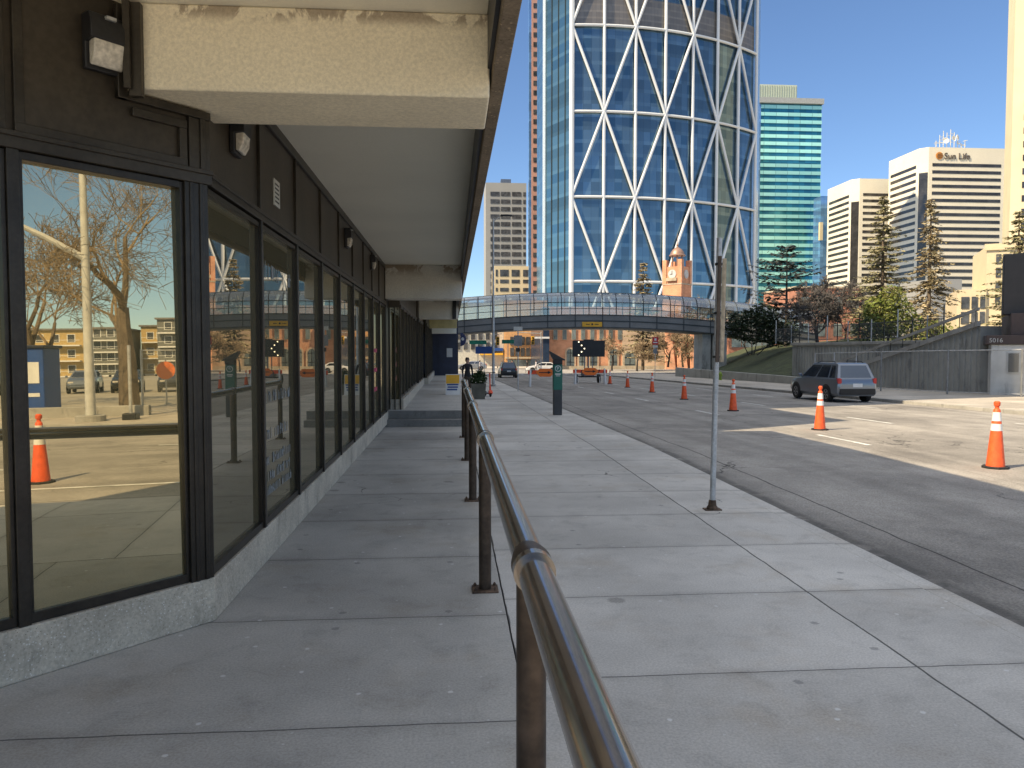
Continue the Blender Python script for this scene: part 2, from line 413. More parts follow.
M['green'] = mat('green_sign', (.02, .3, .2), .5, var=.1)
M['blue'] = mat('blue_paint', (.02, .07, .26), .45, var=.1)
M['wood'] = mat('weathered_wood', (.40, .32, .215), .8, var=.4, sc_=3, fine=18, bump=.5, stretch=(6, 6, .4))
M['wood_dark'] = mat('stained_wood_edge', (.085, .06, .042), .8, var=.4, sc_=3, fine=18, stretch=(6, 6, .4))
M['bark'] = mat('bark', (.15, .115, .08), .9, var=.35, sc_=5, fine=22, bump=.6, stretch=(1, 1, .3))
M['bark_dark'] = mat('dark_bark', (.05, .042, .036), .9, var=.35, sc_=5)
M['twig'] = mat('bare_twigs', (.24, .175, .105), .9, var=.3, sc_=2, bump=0)
M['twig_dark'] = mat('dark_twigs', (.075, .068, .064), .9, var=.35, sc_=2, bump=0)
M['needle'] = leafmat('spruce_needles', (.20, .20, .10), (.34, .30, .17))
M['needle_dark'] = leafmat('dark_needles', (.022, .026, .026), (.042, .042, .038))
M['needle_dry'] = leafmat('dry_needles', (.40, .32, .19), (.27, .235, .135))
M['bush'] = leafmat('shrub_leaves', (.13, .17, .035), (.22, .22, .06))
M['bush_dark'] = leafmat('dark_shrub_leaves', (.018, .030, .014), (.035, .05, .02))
M['planter_leaf'] = leafmat('planter_leaves', (.03, .06, .02), (.06, .09, .03))
M['grass'] = mat('dry_grass', (.045, .055, .02), .95, var=.4, sc_=1.5, fine=30, bump=.6, bd=.03)
M['wall_conc'] = concrete('ribbed_concrete', (.40, .40, .365), sc_=.6, stain=.45)
M['skin'] = mat('skin', (.42, .25, .18), .55, var=.05, bump=0)
M['hair'] = mat('hair', (.03, .02, .015), .6, var=.2, bump=0)
M['cloth_black'] = mat('black_jacket', (.015, .015, .018), .8, var=.2)
M['cloth_white'] = mat('pale_jacket', (.55, .52, .55), .8, var=.1)
M['cloth_red'] = mat('red_jacket', (.4, .05, .05), .8, var=.1)
M['jeans'] = mat('jeans', (.04, .05, .08), .8, var=.2)
M['khaki'] = mat('brown_trousers', (.07, .05, .035), .8, var=.2)
M['car_glass'] = glass_mirror('car_glass', (.55, .68, .9), (.008, .010, .014), .12)
M['taillight'] = mat('tail_lamp_red', (.5, .02, .02), .25, var=.1)
M['chrome'] = mat('alloy_rim', (.45, .45, .46), .3, .9, var=.1)
def paintm(name, c, metal=.35):
    m = mat(name, c, .28, metal, var=.06, sc_=1, bump=0); b = m.node_tree.nodes['Principled BSDF']; b.inputs['Coat Weight'].default_value = .6; b.inputs['Coat Roughness'].default_value = .05; return m
M['car_slate'] = paintm('slate_car_paint', (.22, .245, .28), .6)
M['car_black'] = paintm('black_car_paint', (.02, .021, .023))
M['car_white'] = paintm('white_car_paint', (.7, .7, .69), 0)
M['car_silver'] = paintm('silver_car_paint', (.42, .43, .44), .6)
M['car_red'] = paintm('red_car_paint', (.3, .03, .03))
M['bow_glass'] = facade_glass('blue_curtain_wall', (.115, .195, .265), (.055, .115, .175), 4.2, metal=.6, rough=.09, bay=2.6, spread=.5)
M['bow_end'] = facade_glass('teal_end_glass', (.10, .20, .25), (.06, .14, .2), 4.2, metal=.6, rough=.12, bay=1.6)
M['bow_reflection'] = facade_glass('grey_reflection_band', (.19, .175, .16), (.15, .14, .13), 2.1, metal=.3, rough=.3, bay=1.3, spread=.2)
M['bow_steel'] = mat('white_steel', (.70, .72, .73), .45, .0, var=.05, sc_=.1, bump=0)
M['teal_glass'] = facade_glass('teal_window_glass', (.035, .22, .30), (.02, .13, .2), 50, metal=.55, rough=.12, bay=3.1, spread=.7)
M['teal_band'] = facade_glass('pale_teal_spandrel', (.36, .74, .70), (.30, .66, .64), 50, metal=.15, rough=.25, bay=6.2, spread=.22)
M['light_blue_glass'] = facade_glass('pale_blue_glass', (.2, .38, .62), (.15, .3, .52), 4, metal=.6, rough=.15)
M['tan_conc'] = mat('tan_precast', (.76, .71, .58), .8, var=.06, sc_=.08, fine=2, bump=0)
M['cream_conc'] = mat('cream_precast', (.66, .55, .35), .8, var=.06, sc_=.1, fine=2, bump=0)
M['grey_conc'] = mat('grey_precast', (.30, .30, .285), .8, var=.06, sc_=.1, fine=2, bump=0)
M['win_dark'] = mat('dark_window_band', (.055, .052, .05), .12, .25, var=.35, sc_=.25, fine=1.2, bump=0)
M['win_grey'] = mat('grey_window', (.075, .075, .075), .2, .2, var=.5, sc_=.6, fine=2, bump=0)
M['red_stone'] = mat('red_granite', (.50, .27, .20), .6, var=.12, sc_=.2, fine=2, bump=0)
M['brick'] = brick('orange_brick', (.70, .33, .18), (.62, .27, .14), (.58, .42, .28))
M['brick_dull'] = brick('dull_brick', (.42, .17, .10), (.36, .14, .08), (.4, .29, .22))
M['brick_pale'] = brick('pale_brick', (.66, .48, .31), (.60, .42, .27), (.4, .33, .25))
M['sandstone'] = concrete('sandstone_trim', (.50, .42, .30))
M['copper'] = mat('copper_dome', (.34, .21, .15), .45, .4, var=.2, sc_=.6)
M['pane_pale'] = mat('arched_pane', (.22, .26, .25), .15, .3, var=.4, sc_=.7, bump=0)
M['bridge_metal'] = mat('bridge_cladding', (.21, .21, .205), .55, .2, var=.15, sc_=.5, fine=8, bump=0)
M['bridge_frame'] = mat('bridge_frame', (.05, .06, .065), .5, .4, var=.1, bump=0)
M['bridge_glass'] = see_glass('bridge_glass', (.78, .85, .85), .3)
M['bridge_roof'] = see_glass('bridge_roof_glass', (.68, .78, .84), .34, .04)
M['sign_dark'] = mat('dark_billboard', (.045, .040, .036), .6, var=.12)
M['cabin'] = concrete('cabin_render', (.66, .66, .62))
M['cabin_brown'] = mat('brown_cladding', (.07, .048, .042), .6, var=.15)
M['slate_apart'] = mat('grey_siding', (.16, .165, .155), .8, var=.1)
M['yellow_apart'] = mat('ochre_stucco', (.48, .35, .16), .85, var=.1)
M['lamp_on'] = emit('arrow_lamp', (1, .85, .55), 2.2)
#@@SETTING
# ------------------------------------------------------------------ ground, road, pavements
def sheet(name, x0, x1, ys, zoff, m, xs=None):
    mb = MB(); xs = xs or [x0, x1]
    for y in ys:
        for x in xs: mb.v.append((x, y, gz(y)+zoff))
    n = len(xs)
    for j in range(len(ys)-1):
        for i in range(n-1): mb.f.append((j*n+i, j*n+i+1, (j+1)*n+i+1, (j+1)*n+i))
    return struct(mb.build(name, m))
YS = [-40, 0, 14, 25, 35, 50, 65, 80, 95, 130, 160]
YG = [-400, -40, 0, 14, 25, 35, 50, 65, 80, 95, 130, 200, 400, 1000, 4000]
sheet('ground', -3000, 3000, YG, -.17, M['ground'])
sheet('road', 3.62, 17.6, YS+[220], ROAD, M['road'])
sheet('cross_street', 3.62, 160, [101, 130], ROAD+.004, M['road'], [17.6, 160])
def slab(name, poly_x0, poly_x1, ys, zt, m, zb=-.17):
    mb = MB(); n = len(ys)
    for y in ys:
        z = gz(y); mb.v += [(poly_x0, y, z+zt), (poly_x1, y, z+zt), (poly_x1, y, z+zb), (poly_x0, y, z+zb)]
    for j in range(n-1):
        a, b = 4*j, 4*j+4
        for i in range(4): mb.f.append((a+i, a+(i+1) % 4, b+(i+1) % 4, b+i))
    mb.f += [(3, 2, 1, 0), (4*n-4, 4*n-3, 4*n-2, 4*n-1)]
    return mb
YW = [-40, 0, 14, 18.3, 25, 35, 50, 65, 80, 95, 99]
struct(slab('sidewalk', .36, 3.44, YW, 0, None).build('sidewalk', M['walk_right']))
struct(slab('walkway', -8, .352, YW[:5]+[35, 46], 0, None).build('walkway', M['walk_left']))
struct(slab('kerb', 3.447, 3.62, YW, -.006, None).build('kerb', M['walk_right'], bevel=.012))
struct(slab('far_kerb', 17.6, 17.78, YW, -.004, None).build('far_kerb', M['kerb'], bevel=.012))
M['walk_far'] = paving('far_sidewalk_concrete', (.44, .40, .34), ((20.5, .010), (19.2, .006)), 0, 1.5)
struct(slab('far_sidewalk', 17.787, 27.0, YW, 0, None).build('far_sidewalk', M['walk_far']))
struct(slab('far_corner_pavement', -60, 60, [131, 150], .0, None).build('far_corner_pavement', M['walk_far']))
M['lot'] = concrete('car_park_surface', (.36, .33, .27), sc_=.3)
sheet('car_park', 27.0, 90, [-60, 0, 14, 22], -.02, M['lot'])
# raised terrace with two steps
mb = MB(); mb.box(-3, .30, 18.60, 46, -.6, .30); struct(mb.build('terrace', M['walk_left'], bevel=.01))
mb = MB(); mb.box(-3, .298, 18.25, 18.597, -.3, .10); mb.box(-3, .298, 18.585, 18.598, .1, .296)
struct(mb.build('step', concrete('step_concrete', (.24, .235, .22)), bevel=.008))
# lane paint
mb = MB()
def dash(x0, y0, x1, y1, w=.06, z=.006):
    mb.add([(x0-w, y0, gz(y0)+ROAD+z), (x0+w, y0, gz(y0)+ROAD+z), (x1+w, y1, gz(y1)+ROAD+z), (x1-w, y1, gz(y1)+ROAD+z)], [(0, 1, 2, 3)])
for y in (-2.0, 5.6, 14.6, 23.3, 31.9, 38.9, 48, 56, 64, 72, 80): 
    dash(8.25, y, 8.25, y+2.2)
for y in (2, 10.8, 19.6, 28, 36.4, 45, 53, 61, 70): dash(11.7, y, 11.7, y+2.4)
for y in (8.2, 17, 26, 35, 44): dash(15.0, y, 15.0, y+2.4, .05)
for y0 in range(-30, 5, 5): dash(5.66, y0, 5.66, y0+5, .06)
for k in range(9): dash(4.6+k*1.45, 97.4, 4.6+k*1.45, 99.8, .25)
struct(mb.build('lane_marking', M['paint']))
# lawn bank on the right, under and beyond the bridge
mb = MB(); nx, ny = 14, 22
for j in range(ny+1):
    y = 56+j*(112-56)/ny
    for i in range(nx+1):
        x0_ = 23.2+max(0, y-60)*.19; x = x0_+i*(62-x0_)/nx; s = min(1, (x-x0_)/13)
        h = (3*s*s-2*s**3)*(3.7 if y > 66 else 2.6)
        mb.v.append((x, y, gz(y)-.02+h+rnd.uniform(-.04, .04)))
for j in range(ny):
    for i in range(nx): a = j*(nx+1)+i; mb.f.append((a, a+1, a+nx+2, a+nx+1))
struct(mb.build('lawn', M['grass'], smooth=True))
mb = MB(); mb.box(26.8, 120, 34, 58.2, -1.0, 2.15)
struct(mb.build('plaza', M['walk_far']))

#@@OFFICE
# ------------------------------------------------------------------ the building on the left with its canopy
C = Vector((-1.53, 5.04, 0)); UL = math.hypot(.81, .94)
AU = Vector((-.81, -.94, 0))/UL; AN = Vector((.94, -.81, 0))/UL
def ang(s, o, z): return C+AU*s+AN*o+Vector((0, 0, z))
OB = thing('office_building', 'brown office building with shop windows, cream beams and an overhanging upper floor beside the pavement', 'building', (-1.5, 6, 0))
ol = Vector((-1.5, 6, 0))
def op(mb, name, m, parent=None, bevel=0, **k): return mb.build(name, m, parent or OB, bevel, off=ol, **k)
SOF = 3.74; PT = .285; HD = 2.80
# plinth: follows the angled bay, then the long front
mb = MB()
mb.prism([C, ang(4, 0, 0), ang(4, -.35, 0), C+Vector((-.35, .30, 0)), (-1.88, 18.85, 0), (-1.53, 18.85, 0)], (0, 0, PT))
op(mb, 'plinth', M['plinth'], bevel=.008)
mb = MB(); mb.box(-1.62, -1.18, 18.9, 33, .28, .55); mb.box(-1.40, -1.00, 33.0, 44, .28, .56)
op(mb, 'terrace_plinth', M['plinth'], bevel=.008)
# solid core behind the glazing
mb = MB()
mb.prism([(-12, 2, 0), (-4.6, 2, 0), ang(4, -.25, 0), C+Vector((-.24, .08, 0)), (-1.77, 45, 0), (-12, 45, 0)], (0, 0, SOF))
op(mb, 'core_wall', M['black'])
mb = MB()
mb.prism([(.325, 2.1, SOF+.02), (.325, 15.05, SOF+.02), (-12.7, 15.05, SOF+.02), (-12.7, 1.0, SOF+.02), (-5.5, 1.0, SOF+.02), (-3.4, -.7, SOF+.02)], (0, 0, 7.65-SOF-.02))
poly = [(15.05, SOF+.02), (16.54, 11.3), (22.1, 11.3), (22.1, 42), (90, 42), (90, 6), (45.2, 6), (45.2, SOF+.02)]
mb.prism([(.325, y, z) for y, z in poly], (-13, 0, 0))
op(mb, 'upper_wall', M['upper_wall'])
mb = MB(); mb.box(-12, -.2, 45.6, 89.5, gz(90)-.3, 6.0); op(mb, 'far_block', M['upper_wall'])
wsh = None
for z in (5.2,): 
    for k in range(5):
        mb = MB(); y = 3.2+k*2.3; mb.box(.30, .335, y, y+1.5, z, z+1.5); op(mb, 'window', M['win_dark'])
for z in range(0, 7):
    for k in range(8):
        mb = MB(); y = 24+k*8; mb.box(.30, .335, y, y+6, 8+z*3.6, 9.8+z*3.6); op(mb, 'window', M['win_dark'])
# canopy soffit, fascia
mb = MB(); mb.box(-1.95, .215, 2.25, 45, SOF, SOF+.018); 
mb.prism([(.2, 2.24, SOF), (-1.951, 2.24, SOF), (-1.951, 5.5, SOF), (-6.2, 1.0, SOF), (-6.2, -2.4, SOF)], (0, 0, .017))
op(mb, 'soffit', M['soffit'])
mb = MB(); mb.box(.242, .327, 2.08, 45.1, 3.35, SOF+.30)
op(mb, 'fascia', M['fascia'], bevel=.006)
mb = MB(); mb.box(.216, .241, 2.2, 45, 3.42, SOF+.015); op(mb, 'drip_gap', M['black'])
# cross beams
ZB = 1.75+1.50
beams = [(4.65, 5.32, ZB, 'stucco'), (18.2, 18.9, 2.95, 'stucco2'), (29, 29.7, 2.91, 'stucco2'), (37, 37.6, 2.80, 'cream_paint'), (41, 41.5, 2.62, 'soffit')]
for y0, y1, zb, mk in beams:
    mb = MB()
    if y0 < 5: mb.prism([(-2.0, y0, zb), (.228, y0, zb), (.228, y1, zb), (-1.62, y1, zb)], (0, 0, SOF-zb-.001))
    else: mb.box(-1.72, .24, y0, y1, zb, SOF-.001)
    op(mb, 'beam', M[mk], bevel=.012)
mb = MB(); mb.box(.02, .16, 28.93, 29.0, 2.91, SOF-.01); op(mb, 'downpipe', M['dark_metal'])
# ---- angled bay: frames, panes, head panels
def obar(mb, s0, s1, o0, o1, z0, z1): mb.obox(ang(s0, o0, z0), AU*(s1-s0), AN*(o1-o0), Vector((0, 0, z1-z0)))
TILT = math.tan(R(.6))
for s0, s1 in ((.155, 1.075), (1.135, 2.1), (2.16, 3.1)):
    mb = MB()
    obar(mb, s0, s0+.022, -.085, -.025, .34, 2.785); obar(mb, s1-.022, s1, -.085, -.025, .34, 2.785)
    obar(mb, s0, s1, -.083, -.027, PT+.002, .342); obar(mb, s0+.02, s1-.02, -.083, -.027, 2.745, 2.787)
    fr = op(mb, 'window', M['black_frame'], bevel=.003)
    mb = MB(); zb, zt = .33, 2.76; s2, s3 = s0+.012, s1-.012
    lo, hi = -.062+ (1.35-zb)*TILT, -.062+(1.35-zt)*TILT
    a, b, c, d = ang(s2, lo, zb), ang(s3, lo, zb), ang(s3, hi, zt), ang(s2, hi, zt)
    mb.prism([a, b, c, d], -AN*.008)
    op(mb, 'pane', M['glass_near'], fr)
for s0, s1 in ((.0, .155), (1.075, 1.135), (2.1, 2.16)):
    mb = MB(); obar(mb, s0, s1, -.10, -.004, PT+.001, 2.79)
    if s0 == 0: obar(mb, .035, .06, -.004, .006, PT+.001, 2.79); obar(mb, .10, .125, -.004, .004, PT+.001, 2.79)
    op(mb, 'mullion', M['black_frame'], bevel=.004)
mb = MB(); obar(mb, -.03, 3.2, -.11, .003, 2.79, 2.875); obar(mb, -.03, 3.2, -.09, .020, 2.85, 2.879)
op(mb, 'head_rail', M['brown_frame'], bevel=.004)
for s0, s1 in ((.13, 1.09), (1.13, 2.1)):
    mb = MB(); obar(mb, s0-.03, s1+.03, -.14, -.035, 2.875, SOF)
    w = op(mb, 'head_panel', M['brown_metal'])
    mb = MB()
    top = SOF-.05 if s0 > .5 else ZB-.14
    obar(mb, s0, s0+.05, -.035, -.006, 2.88, top); obar(mb, s1-.05, s1, -.035, -.006, 2.88, SOF-.05)
    obar(mb, s0, s1, -.037, -.004, 2.88, 2.93)
    if s0 < .5: obar(mb, s0, .47, -.037, -.004, ZB-.14, ZB-.09); 
    op(mb, 'panel_trim', M['brown_frame'], w, bevel=.004)
# trim framing the beam where it meets the bay
mb = MB()
obar(mb, .505, .56, -.03, .012, ZB-.06, SOF-.02); obar(mb, -.02, .56, -.03, .010, ZB-.06, ZB-.012)
tx0, tx1 = at(129.5, 50, 4.62).x, at(142, 50, 4.62).x; mb.box(tx0, tx1, 4.60, 4.649, ZB-.055, SOF-.02); mb.box(tx0-.02, tx0+.02, 4.57, 4.599, ZB-.02, SOF-.021)
op(mb, 'beam_trim', M['brown_frame'], bevel=.004)
mb = MB(); obar(mb, -.02, .12, -.12, -.002, 2.87, ZB-.06); obar(mb, .02, .05, -.002, .010, 2.87, ZB-.06); op(mb, 'corner_post', M['brown_frame'], bevel=.004)
# ---- long front: mullions every ~1.46 m
GX = -1.585
ys = [5.06, 6.45, 7.90, 9.38, 10.86, 12.34, 13.82, 15.30, 16.75, 18.2]
for k in range(len(ys)-1):
    y0, y1 = ys[k]+.028, ys[k+1]-.028
    mb = MB()
    mb.box(GX-.03, GX+.032, y0, y0+.02, .34, HD-.02); mb.box(GX-.03, GX+.032, y1-.02, y1, .34, HD-.02)
    mb.box(GX-.028, GX+.034, y0, y1, PT+.002, .342); mb.box(GX-.028, GX+.034, y0+.018, y1-.018, HD-.055, HD-.018)
    fr = op(mb, 'window', M['black_frame'])
    mb = MB(); dx = rnd.uniform(-.0012, .0012)
    mb.add([(GX+dx, y0+.01, .33), (GX-dx, y1-.01, .33), (GX-dx+.0008, y1-.01, HD-.03), (GX+dx+.0008, y0+.01, HD-.03),
            (GX-.01, y0+.01, .33), (GX-.01, y1-.01, .33), (GX-.01, y1-.01, HD-.03), (GX-.01, y0+.01, HD-.03)],
           [(0, 1, 2, 3), (7, 6, 5, 4), (0, 4, 5, 1), (3, 2, 6, 7), (0, 3, 7, 4), (1, 5, 6, 2)])
    op(mb, 'pane', M['glass_side'], fr)
    if k == 1:      # faded vinyl lettering, illegible strokes
        r2 = random.Random(5); VL = mat('vinyl_lettering', (.27, .29, .29), .6)
        for row, (z, hh, st, en) in enumerate(((2.36, .16, .25, 1.25), (1.30, .10, .12, 1.2), (.98, .10, .1, 1.1), (.76, .09, .12, 1.2), (.62, .09, .12, 1.15), (.50, .09, .12, 1.2))):
            y = y0+st
            while y < y0+en:
                w = r2.uniform(.035, .07)*(1.6 if row == 0 else 1)
                if r2.random() < .82:
                    mb = MB(); mb.box(GX+.0035, GX+.005, y, y+.011, z, z+hh*r2.uniform(.7, 1))
                    if r2.random() < .6: mb.box(GX+.0035, GX+.005, y+.013, y+w*.7, z+hh*r2.choice((0, .42, .8)), z+hh*r2.choice((0, .42, .8))+.018)
                    if r2.random() < .5: mb.box(GX+.0035, GX+.005, y+w*.7+.002, y+w*.7+.012, z, z+hh*r2.uniform(.5, .9))
                    op(mb, 'letter', VL, fr)
                y += w+.012
    if k == 7:
        mb = MB()
        for z in (.95, 1.35, 1.75): mb.prism([(GX+.004, y0+.35+.12*math.cos(t*.785), z+.09*math.sin(t*.785)) for t in range(8)], (.004, 0, 0)); mb.box(GX+.004, GX+.007, y0+.5, y0+1.1, z-.05, z+.03)
        op(mb, 'red_sticker', mat('pink_sticker', (.5, .03, .10), .5), fr)
for k, y in enumerate(ys):
    if k == 0: continue
    mb = MB(); mb.box(GX-.06, GX+.052, y-.028, y+.028, PT+.001, HD)
    op(mb, 'mullion', M['black_frame'], bevel=.003)
mb = MB(); mb.box(GX-.05, GX+.050, 5.06, 18.25, HD, HD+.075); mb.box(GX-.05, GX+.064, 5.05, 18.25, HD+.05, HD+.078)
op(mb, 'head_rail', M['brown_frame'], bevel=.004)
for k in range(len(ys)-1):
    mb = MB(); mb.box(GX-.06, GX+.018, ys[k]+.014, ys[k+1]-.014, HD+.078, SOF-.09)
    op(mb, 'head_panel', M['brown_metal'], bevel=.004)
    mb = MB(); mb.box(GX-.06, GX+.042, ys[k+1]-.012, ys[k+1]+.012, HD+.079, SOF-.09)
    op(mb, 'panel_rib', M['brown_frame'], bevel=.003)
mb = MB(); mb.box(GX-.06, GX+.045, 5.33, 18.19, SOF-.09, SOF-.001); op(mb, 'top_rail', M['brown_frame'], bevel=.004)
mb = MB(); mb.box(-1.80, -1.53, 18.26, 18.8, PT, SOF-.1); op(mb, 'end_pier', M['brown_frame'], bevel=.006)
mb = MB(); mb.box(GX+.020, GX+.032, 6.98, 7.20, 3.03, 3.26)
nt = op(mb, 'notice_plate', M['offwhite'])
mb = MB()
for k in range(5): mb.box(GX+.0325, GX+.034, 7.01, 7.16, 3.06+k*.038, 3.075+k*.038)
op(mb, 'notice_lines', M['black'], nt)
# ---- front beyond the steps
def far_front(x, ys2, z0, z1):
    for k in range(len(ys2)-1):
        y0, y1 = ys2[k]+.03, ys2[k+1]-.03
        mb = MB(); mb.box(x-.03, x+.03, y0, y0+.03, z0, z1); mb.box(x-.03, x+.03, y1-.03, y1, z0, z1); mb.box(x-.028, x+.032, y0, y1, z0, z0+.05); mb.box(x-.028, x+.032, y0, y1, z1-.05, z1-.001)
        fr = op(mb, 'window', M['black_frame'])
        mb = MB(); mb.box(x-.02, x, y0+.02, y1-.02, z0+.02, z1-.02); op(mb, 'pane', M['glass_side'], fr)
        mb = MB(); mb.box(x-.06, x+.02, y0-.02, y1+.02, z1+.06, SOF-.001); op(mb, 'head_panel', M['brown_metal'])
    for y in ys2:
        mb = MB(); mb.box(x-.06, x+.045, y-.03, y+.03, z0, z1+.001); op(mb, 'mullion', M['black_frame'])
    mb = MB(); mb.box(x-.06, x+.05, ys2[0]-.03, ys2[-1]+.03, z1, z1+.06); op(mb, 'head_rail', M['brown_frame'])
far_front(-1.30, [19+1.5*i for i in range(7)], .55, 2.85)
far_front(-1.24, [28.1+1.55*i for i in range(4)], .55, 2.85)
far_front(-1.10, [33.1+1.55*i for i in range(7)], .56, 2.85)
mb = MB(); mb.box(-1.53, -1.26, 18.90, 18.97, 2.85, SOF-.001); mb.box(-1.53, -1.23, 18.88, 18.97, 2.78, 2.849); op(mb, 'head_panel', M['brown_metal'])
mb = MB(); mb.box(-1.53, -1.50, 18.88, 18.96, .285, 2.78); mb.box(-1.40, -1.375, 18.88, 18.96, .285, 2.78); mb.box(-1.27, -1.24, 18.88, 18.96, .285, 2.78); fr = op(mb, 'window', M['black_frame'])
mb = MB(); mb.box(-1.51, -1.25, 18.91, 18.93, .285, 2.78); op(mb, 'pane', M['glass_side'], fr)
mb = MB(); mb.box(-1.8, .35, 44.0, 45.1, .28, SOF-.002); ew = op(mb, 'end_wall', M['navy'])
mb = MB(); mb.box(-.75, .1, 43.96, 44.0, .3, 2.4); dr = op(mb, 'door', M['navy'])
mb = MB(); mb.box(-.30, .02, 43.94, 43.958, 1.35, 1.85); op(mb, 'paper_notice', M['offwhite'], dr)

# wall lights under the canopy
def wall_light(p, nrm, up=(0, 0, 1), label='', s=1.):
    n = Vector(nrm); u = Vector((0, 0, 1)); a = u.cross(n)
    t = thing('wall_light', label, 'wall light', p, 0, 'wall lights along the brown panels')
    w, h, d = .105*s, .30*s, .11*s
    def q(x, y, z): return a*x+n*y+u*z
    mb = MB(); mb.prism([q(-w, 0, -h/2), q(-w, 0, h/2), q(-w, d*.75, h/2), q(-w, d, h*.32), q(-w, d, h*.02), q(-w, d*.35, -h*.02), q(-w, d*.35, -h/2)], a*2*w)
    mb.build('housing', M['dark_metal'], t, bevel=.006)
    mb = MB(); mb.prism([q(-w*.82, d*.36, -h*.42), q(-w*.82, d*.36, h*.04), q(-w*.82, d*.97, h*.015), q(-w*.82, d*.90, -h*.25), q(-w*.82, d*.62, -h*.44)], a*1.64*w)
    mb.build('lens', M['lens'], t, bevel=.008)
    mb = MB(); mb.obox(q(-w*.2, d*.8, h*.40), a*w*.5, n*.03, u*.018); mb.build('latch', M['galv'], t)
    return t
d = ray(101, 47); cpt = C-AN*.03
tt = (cpt-Vector((0, 0, EYE))).dot(AN)/d.dot(AN); p = Vector((0, 0, EYE))+d*tt
wall_light(p, AN, label='large wall light with a ribbed lens on the angled brown panel at the near corner')
for (py, yy, lab) in ((137, 5.75, 'wall light half hidden by the first cream beam above the first side window'), (238, 11.6, 'dark wall light halfway along the long row of brown panels'), (262, 15.2, 'farthest dark wall light, just before the peeling white beam')):
    z = at(300, py, yy).z
    wall_light((GX+.02, yy, z), (1, 0, 0), label=lab, s=.95)

#@@RAIL
# ------------------------------------------------------------------ handrail
RX, RZ = .235, 1.11
HR = thing('handrail', 'dark bronze pipe handrail on posts running along the walkway edge', 'handrail', (RX, 5.5, 0))
hl = Vector((RX, 5.5, 0))
py = [2.27, 5.55, 8.9, 12.2, 15.6]
prev = -1.2
for k, y in enumerate(py):
    mb = MB(); mb.tube((RX, prev, RZ), (RX, y-.10, RZ), .050, n=28)
    mb.build('rail', M['rail'], HR, smooth='auto', off=hl)
    prev = y+.05
    mb = MB(); mb.path([(RX, y-.06, RZ), (RX, y-.0, RZ), (RX, y+.085, RZ)], [.060, .062, .050], n=28)
    mb.tube((RX, y-.005, RZ-.05), (RX, y-.005, RZ), .045, .052, n=24)
    mb.build('elbow', M['post'], HR, smooth='auto', off=hl)
    mb = MB(); mb.tube((RX, y-.10, RZ), (RX, y-.055, RZ), .0615, n=28); mb.build('collar', M['rail'], HR, smooth='auto', off=hl)
    mb = MB(); mb.tube((RX, y, gz(y)), (RX, y, RZ-.02), .0455, n=28); mb.build('post', M['post'], HR, smooth='auto', off=hl)
    mb = MB(); mb.box(RX-.095, RX+.095, y-.085, y+.085, gz(y)-.004, gz(y)+.014)
    bp = mb.build('base_plate', M['rust'], HR, bevel=.003, off=hl)
    mb = MB()
    for sx in (-1, 1):
        for sy in (-1, 1): mb.lathe([(.012, .012), (.012, .028), (.007, .030), (.007, .036)], 6, (RX+sx*.072, y+sy*.062, gz(y)))
    mb.build('bolt', M['rust'], bp, off=hl)

# ------------------------------------------------------------------ sign post on the pavement
SP = thing('sign_post', 'leaning steel post with a tall weathered sign board strapped edge-on, at the pavement kerb', 'sign post', (2.84, 8.18, 0))
sl = Vector((2.84, 8.18, 0))
b0 = Vector((2.84, 8.18, 0)); tp = at(719.5, 238, 8.25)
ax = (tp-b0)
mb = MB(); mb.tube(b0, b0+ax, .031, .029, n=16); mb.build('pole', M['galv'], SP, smooth='auto', off=sl)
mb = MB(); mb.lathe([(.06, 0), (.06, .03), (.045, .05), (.04, .10), (.033, .11)], 14, b0); mb.box(b0.x-.09, b0.x+.09, b0.y-.06, b0.y+.06, 0, .012)
mb.build('foot', M['rust'], SP, smooth='auto', off=sl)
q0, q1 = b0+ax*.545, b0+ax*.925
mb = MB(); mb.obox(q0+Vector((.030, -.02, 0)), (.055, .02, 0), (.012, .03, 0), q1-q0); mb.build('sign_board', M['wood'], SP, bevel=.002, off=sl)
mb = MB(); mb.obox(q0+Vector((-.022, -.045, 0)), (.04, .0, 0), (0, .018, 0), (q1-q0)*1.02); mb.build('bracket', M['wood_dark'], SP, bevel=.002, off=sl)
mb = MB()
for f in (.56, .72, .9): mb.tube(b0+ax*f, b0+ax*(f+.008), .042, n=14)
mb.build('strap', M['dark_metal'], SP, off=sl)

# ------------------------------------------------------------------ pay station
PS = thing('parking_meter', 'black and green solar parking pay station standing on the pavement near the kerb', 'parking meter', (3.02, 21.95, gz(21.95)), 0)
mb = MB(); mb.box(-.125, .125, -.10, .10, 0, 1.25); mb.build('pedestal', mat('dark_grey_pedestal', (.045, .047, .05), .5), PS, bevel=.02)
mb = MB(); mb.box(-.131, .131, -.106, .106, .72, 1.46); mb.build('green_wrap', M['meter_green'], PS, bevel=.02)
mb = MB(); mb.prism([(-.13, -.12, 1.46), (-.13, .11, 1.46), (-.13, .11, 1.58), (-.13, -.12, 1.62)], (.26, 0, 0)); mb.build('head', M['black'], PS, bevel=.015)
mb = MB(); mb.prism([(-.24, -.14, 1.84), (.20, -.14, 1.60), (.20, -.14, 1.565), (-.13, -.14, 1.60), (-.24, -.14, 1.80)], (0, .26, 0)); mb.build('solar_panel', M['black'], PS, bevel=.01)
mb = MB(); mb.lathe([(.088, 0), (.088, .012)], 24); 
dk = mb.build('round_badge', M['white'], PS); dk.rotation_euler = (R(90), 0, 0); dk.location = (0, -.108, 1.34)
mb = MB(); mb.lathe([(.070, 0), (.070, .006)], 24); q = mb.build('badge_face', M['meter_green'], dk); q.location = (0, 0, .010)
